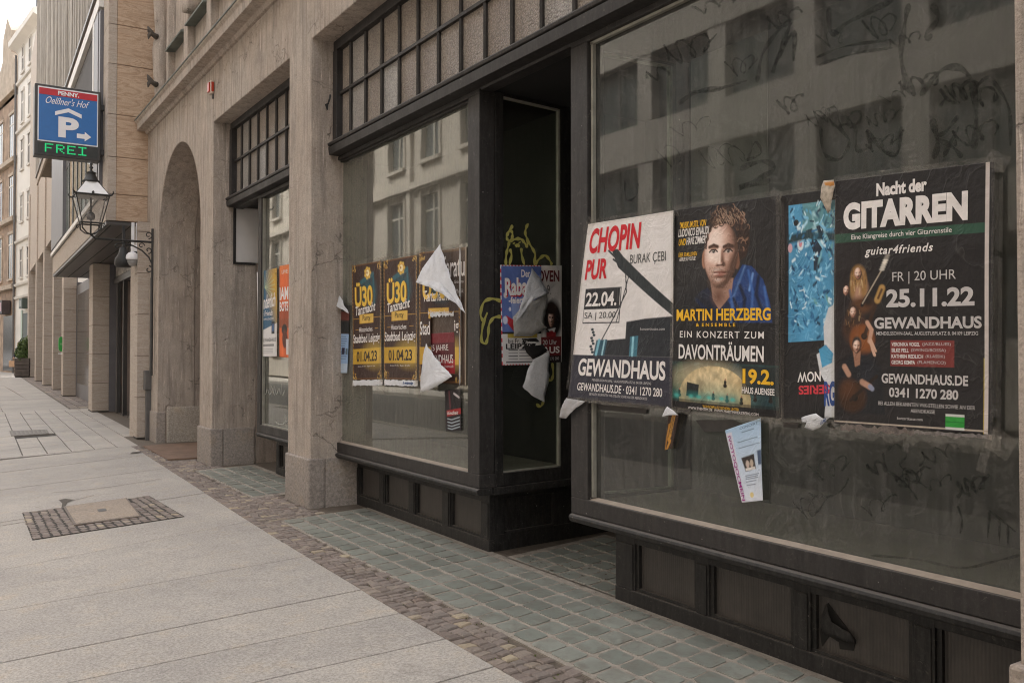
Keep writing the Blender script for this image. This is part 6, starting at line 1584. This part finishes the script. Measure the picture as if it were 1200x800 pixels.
RF = tag(sheet('flyer', pd_, A, M['paper'], loc=pd_(.5, .5)), 'small dark flyer with a red band stuck below the torn dance night poster', 'flyer')
text('lettering', 'Kindheit', pd_, (.15, .52, .85, .605), WHT, RF, .01, .3)

# ---- window of the second bay: blue and yellow poster, orange poster, scratched tag
py_ = Patch([PX(301.5,319,2.868), PX(325,314,2.87), PX(325.5,417.5,2.87), PX(303,418,2.866)], .004, 41)
A = Art(54, 150, '38617e'); m_ = np.clip((A.U-.42-.30*A.V+.1*np.sin(A.V*7))*2.0, 0, 1); A.img = A.img*(1-m_[..., None])+np.array(hexc('cba03a'))*m_[..., None]
for k in range(9): A.line([(.4,.2),(.4+.5*math.cos(-1.6+k*.3),.2+.2*math.sin(-1.6+k*.3))], .008, 'b9c79a', .35)
A.poly([(0,.72),(1,.62),(1,1),(0,1)], 'd6d3d2'); A.rect(0,0,.06,1,'d4d2d2'); A.rect(.72,.60,.88,.74,'262a30'); A.ell(.80,.67,.04,.05,'4a6a9a'); A.rect(.22,.855,.85,.885,'44484c',.7); A.rect(.0,.92,.1,.97,'8a8a88')
for v in (.91,.93,.95): A.rect(.22, v, .8, v+.006, '77787c', .7)
Y1 = tag(sheet('blue_yellow_poster', py_, A, M['paper'], loc=py_(.5, .5)), 'blue and yellow poster with a white foot on the farther shop window', 'poster')
text('script_lettering', 'Wunderlich', py_, (.06, .30, .92, .46), WHT, Y1, .02, .3, slant=-.03); text('lettering', '& Friends', py_, (.25, .47, .78, .53), WHT, Y1, .01, .3)
text('lettering', 'GEWANDHAUS', py_, (.25, .785, .95, .83), m_ink((.1,.11,.12)), Y1); text('lettering', 'LIVE IM KONZERT', py_, (.2, .555, .85, .58), WHT, Y1)
po_ = Patch([PX(328,312,2.872), PX(352,307,2.872), PX(352,420,2.872), PX(327.5,418,2.872)], .004, 42)
A = Art(50, 150, 'd8652f'); A.noise(5, .25, 5); A.rect(0, 0, 1, .10, 'e07a3c'); A.rect(0, .58, 1, .68, '7c3f26', .8); A.ell(.28, .70, .14, .06, '2a2220'); A.ell(.3, .80, .13, .1, '5a2c20'); A.rect(.35, .80, .6, .97, 'd2cccb'); A.rect(0, .45, .5, .58, '6a2a20', .6); A.rect(0,0,.03,1,'6a3a2a')
O1 = tag(sheet('orange_poster', po_, A, M['paper'], loc=po_(.5, .5)), 'orange poster half hidden behind the pillar on the farther shop window', 'poster')
text('title', 'IAM', po_, (.04, .235, .46, .375), WHT, O1, .03); text('title', 'BOTS', po_, (.04, .395, .46, .50), WHT, O1, .03); text('lettering', 'LIVE', po_, (.15, .05, .42, .09), WHT, O1)
tapes(O1, po_, [(.5, 0, 1, .02, 0), (0, .5, .1, 1, 0)]); tapes(Y1, py_, [(.9, .03, .3, .06, .3), (.1, .98, .3, .06, 0), (1.0, .5, .12, .9, 0)])
WN = (-1, 0, 0)
sc_ = MB(); q = lambda pts: [PX(x, y, 2.8835) for x, y in pts]
for pts in ([(309,452),(307,458),(311,462),(313,456)], [(314,456),(316,462),(319,457),(318,452),(322,463)], [(322,452),(324,462),(327,455),(329,462)], [(330,450),(331,463),(334,456)], [(322,494),(330,497),(337,493)], [(334,485),(335,498)]): ribbon(sc_, q(pts), .012, WN)
sc_.build('scratched_tag', m_plain('scratched_white', (.42, .42, .39), .8), DW1)

# ---- entrance cheek: two layered posters, flaps, yellow scrawl
cn = Vector((SPL, -1, 0)).normalized(); cp0 = Vector((2.97, 4.775, 0))
def PE_(x, y, d=0.): return atp(x, y, cp0+cn*d, cn)
pk = Patch([PE_(586,310.5,.011), PE_(634,311,.011), PE_(634,427,.011), PE_(588,428,.011)], .001, 51)
A = Art(64, 150, '5a6ea8'); A.noise(4, .25, 5)
A.poly([(.25,.38),(.6,.30),(.8,.1),(1,.1),(1,.5),(.3,.62)], '94a4cc', .7); A.poly([(.12,.50),(.35,.56),(.60,.50),(.55,.60),(.3,.66),(.15,.58)], 'b03038'); A.line([(.5,.42),(.75,.38),(.7,.55)], .04, 'c24048'); A.ell(.12,.30,.05,.03,'d8d4d6'); A.ell(.1,.55,.06,.04,'cdd3e6'); A.ell(.22,.44,.03,.02,'e0e0ea')
A.rect(0, .69, 1, 1, 'd5d2d0'); A.rect(0, .665, 1, .69, '2c2826'); A.rect(.15, .69, .9, .73, 'b4a048')
for k in range(4): A.rect(.16, .845+k*.03, .4, .855+k*.03, '444448', .8); A.rect(.44, .845+k*.03, .9, .853+k*.03, '66666a', .8)
A.rect(.10, .965, .9, .975, '5a5a5c')
for k in range(26):
    c_ = 'c23a44' if k % 2 else 'd8d5d6'; A.rect(0, k/26, .03, (k+1)/26, c_); A.rect(k/26, 0, (k+1)/26, .012, c_); A.rect(k/26, .99, (k+1)/26, 1, c_)
CP = tag(sheet('circus_poster', pk, A, M['paper'], loc=pk(.5, .5)), 'torn blue, red and white family show poster on the glass inside the entrance', 'poster')
text('lettering', 'Der', pk, (.50, .045, .72, .12), WHT, CP, .02); text('title', 'Rabauke', pk, (.10, .13, 1.05, .31), WHT, CP, .035, slant=-.02); text('title_shade', 'Rabauke', pk, (.12, .14, 1.07, .32), m_ink(hexc('b02a3a')), CP, .05, off=.0009)
text('lettering', '-feiert', pk, (.19, .315, .56, .385), WHT, CP, .03); text('lettering', 'bis Fr. 22.', pk, (.16, .735, .64, .78), BLK, CP, .01); text('venue_lettering', 'LEIPZIG', pk, (.10, .785, .86, .84), BLK, CP, .03)
pv = Patch([PE_(620,311,.004), PE_(658,311,.004), PE_(658,424,.004), PE_(622,426,.004)], .0015, 52)
A = Art(64, 150, 'c9c4c2'); A.noise(3, .35, 7); A.ell(.75, .20, .3, .10, 'a29e9e', .5, .7)
A.ell(.70, .56, .30, .20, '1d1718', 1, .2); A.ell(.66, .50, .17, .13, '261d1c'); Q = relief(A, .66, .55, .135, .74, rot=.05)
A.line([Q(-.42,-.13),Q(-.18,-.13)], .010, '2b1a14'); A.line([Q(.18,-.13),Q(.42,-.13)], .010, '2b1a14'); A.ell(.66,.445,.17,.06,'30231f'); A.poly([(.55,.66),(.80,.64),(.72,.72)], 'd3cfce'); A.rect(.5,.69,.8,.8,'7a2026'); A.ell(.66,.72,.10,.05,'8a2026')
A.rect(0, .735, 1, .93, '6a2226'); A.rect(0, .93, 1, 1, '2a2022'); A.rect(.97, 0, 1, 1, 'd2d0ce')
BP = tag(sheet('classical_poster', pv, A, M['paper'], loc=pv(.5, .5)), 'pale and dark red concert poster with a dark haired figure on the entrance glass', 'poster')
text('title', 'BEETHOVEN', pv, (-.50, .05, .92, .17), m_ink(hexc('5a1c22')), BP, .03); text('lettering', '22.9.', pv, (.28, .20, .66, .30), m_ink(hexc('54504e')), BP)
text('lettering', '23.  20 Uhr', pv, (.1, .765, .83, .815), GRY, BP, .01); text('venue_lettering', 'HAUS', pv, (.18, .835, .92, .905), WHT, BP, .03); text('lettering', '0341 1270 280', pv, (.35, .945, .9, .975), GRY, BP)
nF = tuple(cn)
flap('peeled_flap', [PE_(*p, d) for p, d in [((623,314),.01),((633,328),.03),((642,343),.05),((624,351),.09),((603,378),.11),((608,362),.10),((615,336),.06)]], M['paper_back'], BP, .012, nF, 4)
flap('crumpled_layer', [PE_(*p, d) for p, d in [((641,344),.045),((640,360),.05),((635,380),.05),((640,384),.03),((622,394),.03),((602,394),.06),((600,372),.10),((610,360),.09),((624,352),.08)]], M['paper_grey'], BP, .014, nF, 4)
flap('peeled_flap', [PE_(*p, d) for p, d in [((643,411),.02),((642,440),.04),((637,471),.05),((622,463),.055),((612,453),.05),((616,436),.045),((624,421),.03)]], M['paper_back'], BP, .014, nF, 4)
flap('torn_gap', [PE_(*p, .0135) for p in [(612,397),(628,396),(642,410),(634,416),(624,421),(616,412)]], M['black'], BP, .0, nF, 1)
ye = MB(); ypt = lambda pts: [PE_(x, y, .0) for x, y in pts]
ymat = m_plain('yellow_marker', (.40, .37, .10), .6, 0, .12, 20)
K = lambda L: [(555+a/9.6, 250+b/9.6) for a, b in L]
for pts in (K([(440,135),(395,205),(370,265),(385,300),(410,310),(435,260),(430,210),(400,200)]), K([(410,310),(470,290),(530,290),(570,330),(600,370),(605,300),(580,230),(590,160),(615,115)]), K([(600,300),(650,380),(690,460),(680,560),(690,580)]),
            K([(400,320),(380,400),(365,480),(360,580)]), K([(405,400),(425,470),(400,580)]), K([(535,390),(540,470),(570,580)]), K([(690,575),(740,510),(800,475),(850,520),(880,580)]),
            K([(450,330),(455,345)]), K([(515,320),(520,335)]), K([(470,375),(490,350),(515,378)]),
            [(587,353),(577,350),(567,354),(563,368),(566,376)], [(587,371),(579,372),(573,380),(572,392),(569,402),(564,398),(566,380),(571,366)], [(647,425),(648,438),(645,446),(640,440),(640,430)], [(637,470),(633,476),(628,473)]):
    ribbon(ye, ypt(pts), .022, cn, .0015)
ye.build('yellow_scrawl', ymat, CHL)

# ---- dark wiped and painted tags on the dusty right window
gm = NT('wiped_tag'); gm.n.remove(gm.b); df = gm.new('BsdfDiffuse'); df.inputs[0].default_value = (.02, .018, .017, 1); tr_n = gm.new('BsdfTransparent')
mx = gm.new('MixShader'); gm.l.new(gm.ramp(gm.noise(60, 4, .7), [(.35, .08), (.65, .42)]), mx.inputs[0]); gm.l.new(tr_n.outputs[0], mx.inputs[1]); gm.l.new(df.outputs[0], mx.inputs[2]); gm.l.new(mx.outputs[0], gm.out.inputs['Surface'])
tg = MB(); q = lambda pts: [PX(x, y, 2.8945) for x, y in pts]
Z = lambda L: [(660+a/2.222, b/2.222) for a, b in L]
T1 = [K2 for K2 in (Z([(505,215),(520,140),(560,80),(590,60),(570,120),(545,190),(560,150),(600,85),(600,160)]), Z([(690,20),(700,90),(740,60),(860,0)]), Z([(660,150),(740,120),(850,105)]), Z([(665,170),(760,140),(860,125)]),
      Z([(330,240),(390,235),(480,210)]), Z([(960,10),(975,50),(945,90),(960,100)]), Z([(670,330),(680,400),(720,415),(745,370),(720,330),(760,330),(765,390),(800,380),(790,340),(830,390),(870,400),(880,330)]),
      Z([(960,310),(975,370),(965,415)]), Z([(1030,300),(1000,340),(975,360),(1010,380),(1040,410)]), Z([(930,250),(990,180),(1050,190),(1075,280),(1070,390)]), Z([(460,440),(520,420),(550,440),(500,470),(460,490),(540,470)]),
      Z([(900,240),(880,150),(890,60),(900,10)]), Z([(160,470),(165,520),(190,510),(195,475)]), Z([(300,270),(350,240),(420,230)]), Z([(480,420),(500,370),(515,400),(470,420)]), Z([(1120,210),(1160,280),(1165,380)]), Z([(990,410),(1030,330)]))]
rr = random.Random(12)
for pts in T1: ribbon(tg, q(pts), rr.choice((.016, .024, .012)), WN, .001)
Z2 = lambda L: [(900+a/4, 480+b/4) for a, b in L]
for L in ([(560,190),(600,160),(650,210),(620,260),(680,300),(720,280),(700,340),(640,320)], [(190,390),(260,410),(340,380),(380,320)], [(890,450),(910,520),(900,580)], [(1040,470),(1030,600)], [(1040,470),(1160,570)], [(1085,510),(1085,620)], [(1125,540),(1125,630)], [(540,200),(560,280),(640,340),(700,420)], [(600,330),(650,300),(660,360),(610,350)], [(480,680),(700,700),(900,740),(1060,710),(1180,680)]): ribbon(tg, q(Z2(L)), .009, WN, .001)
for k in range(34):
    x0, y0 = rr.uniform(705, 1150), rr.uniform(12, 200)
    if k > 24: x0, y0 = rr.uniform(930, 1170), rr.uniform(525, 620)
    pts = []; a_ = rr.uniform(5, 13); ph = rr.uniform(0, 6); st_ = rr.uniform(3.5, 7); n_ = rr.randint(9, 20)
    for i in range(n_):
        pts.append((x0+st_*i*.55+a_*.6*math.sin(i*1.5+ph), y0-st_*i*.18+a_*math.cos(i*1.25+ph*.7)))
    ribbon(tg, q(pts), rr.choice((.006, .009, .013)), WN, .001)
tg.build('wiped_tags', gm.m, DWR)

# ================================================================== LITTER
lm = MB(); rr = random.Random(5)
def bit(x, y, z, s):
    a = rr.uniform(0, 6.28); P = []
    for k in range(5):
        t = a+k*1.256; r_ = s*rr.uniform(.5, 1); P.append((x+r_*math.cos(t), y+r_*math.sin(t), z+.002+rr.uniform(0, s*.5)))
    lm.add(P+[(x, y, z+.001)], [(0,1,2,3,4)])
for k in range(170): bit(rr.uniform(2.93, 3.02), rr.uniform(1.6, 7.1), .001, rr.uniform(.002, .007))
for k in range(120): bit(3.0+abs(rr.gauss(0, .3)), rr.uniform(3.9, 4.9), .001, rr.uniform(.003, .012))
for k in range(60): bit(rr.uniform(2.55, 3.0), rr.choice((7.05, 7.9))+rr.gauss(0, .06), .001, rr.uniform(.003, .009))
for k in range(60): bit(rr.uniform(2.0, 2.9), rr.uniform(1.8, 10), .004, rr.uniform(.002, .006))
for k in range(25): x = rr.uniform(.2, 1.9); bit(x, rr.uniform(2.5, 9), zs(x)+.002, rr.uniform(.002, .006))
t = NT('litter'); t.set(base=t.ramp(t.island(), [(0, (.05, .035, .025)), (.6, (.14, .10, .07)), (.85, (.22, .17, .12)), (1, (.55, .52, .48))]), rough=.8)
o = lm.build('litter', t.m); o['kind'] = 'stuff'; o['label'] = 'tiny leaf and grit litter along the shopfront foot'
ms = MB()
for k in range(260):
    y = rr.uniform(2.2, 6.4); x = edge_x(y)+rr.uniform(.0, .28); s_ = rr.uniform(.003, .008)
    a = rr.uniform(0, 6.28); ms.add([(x, y, -.012), (x+s_*math.cos(a), y+s_*math.sin(a), -.001), (x+s_*math.cos(a+2), y+s_*math.sin(a+2), -.001)], [(0,1,2)])
o = ms.build('moss', m_plain('moss', (.10, .12, .03), .9)); o['kind'] = 'stuff'; o['label'] = 'thin green moss in the sett joints'
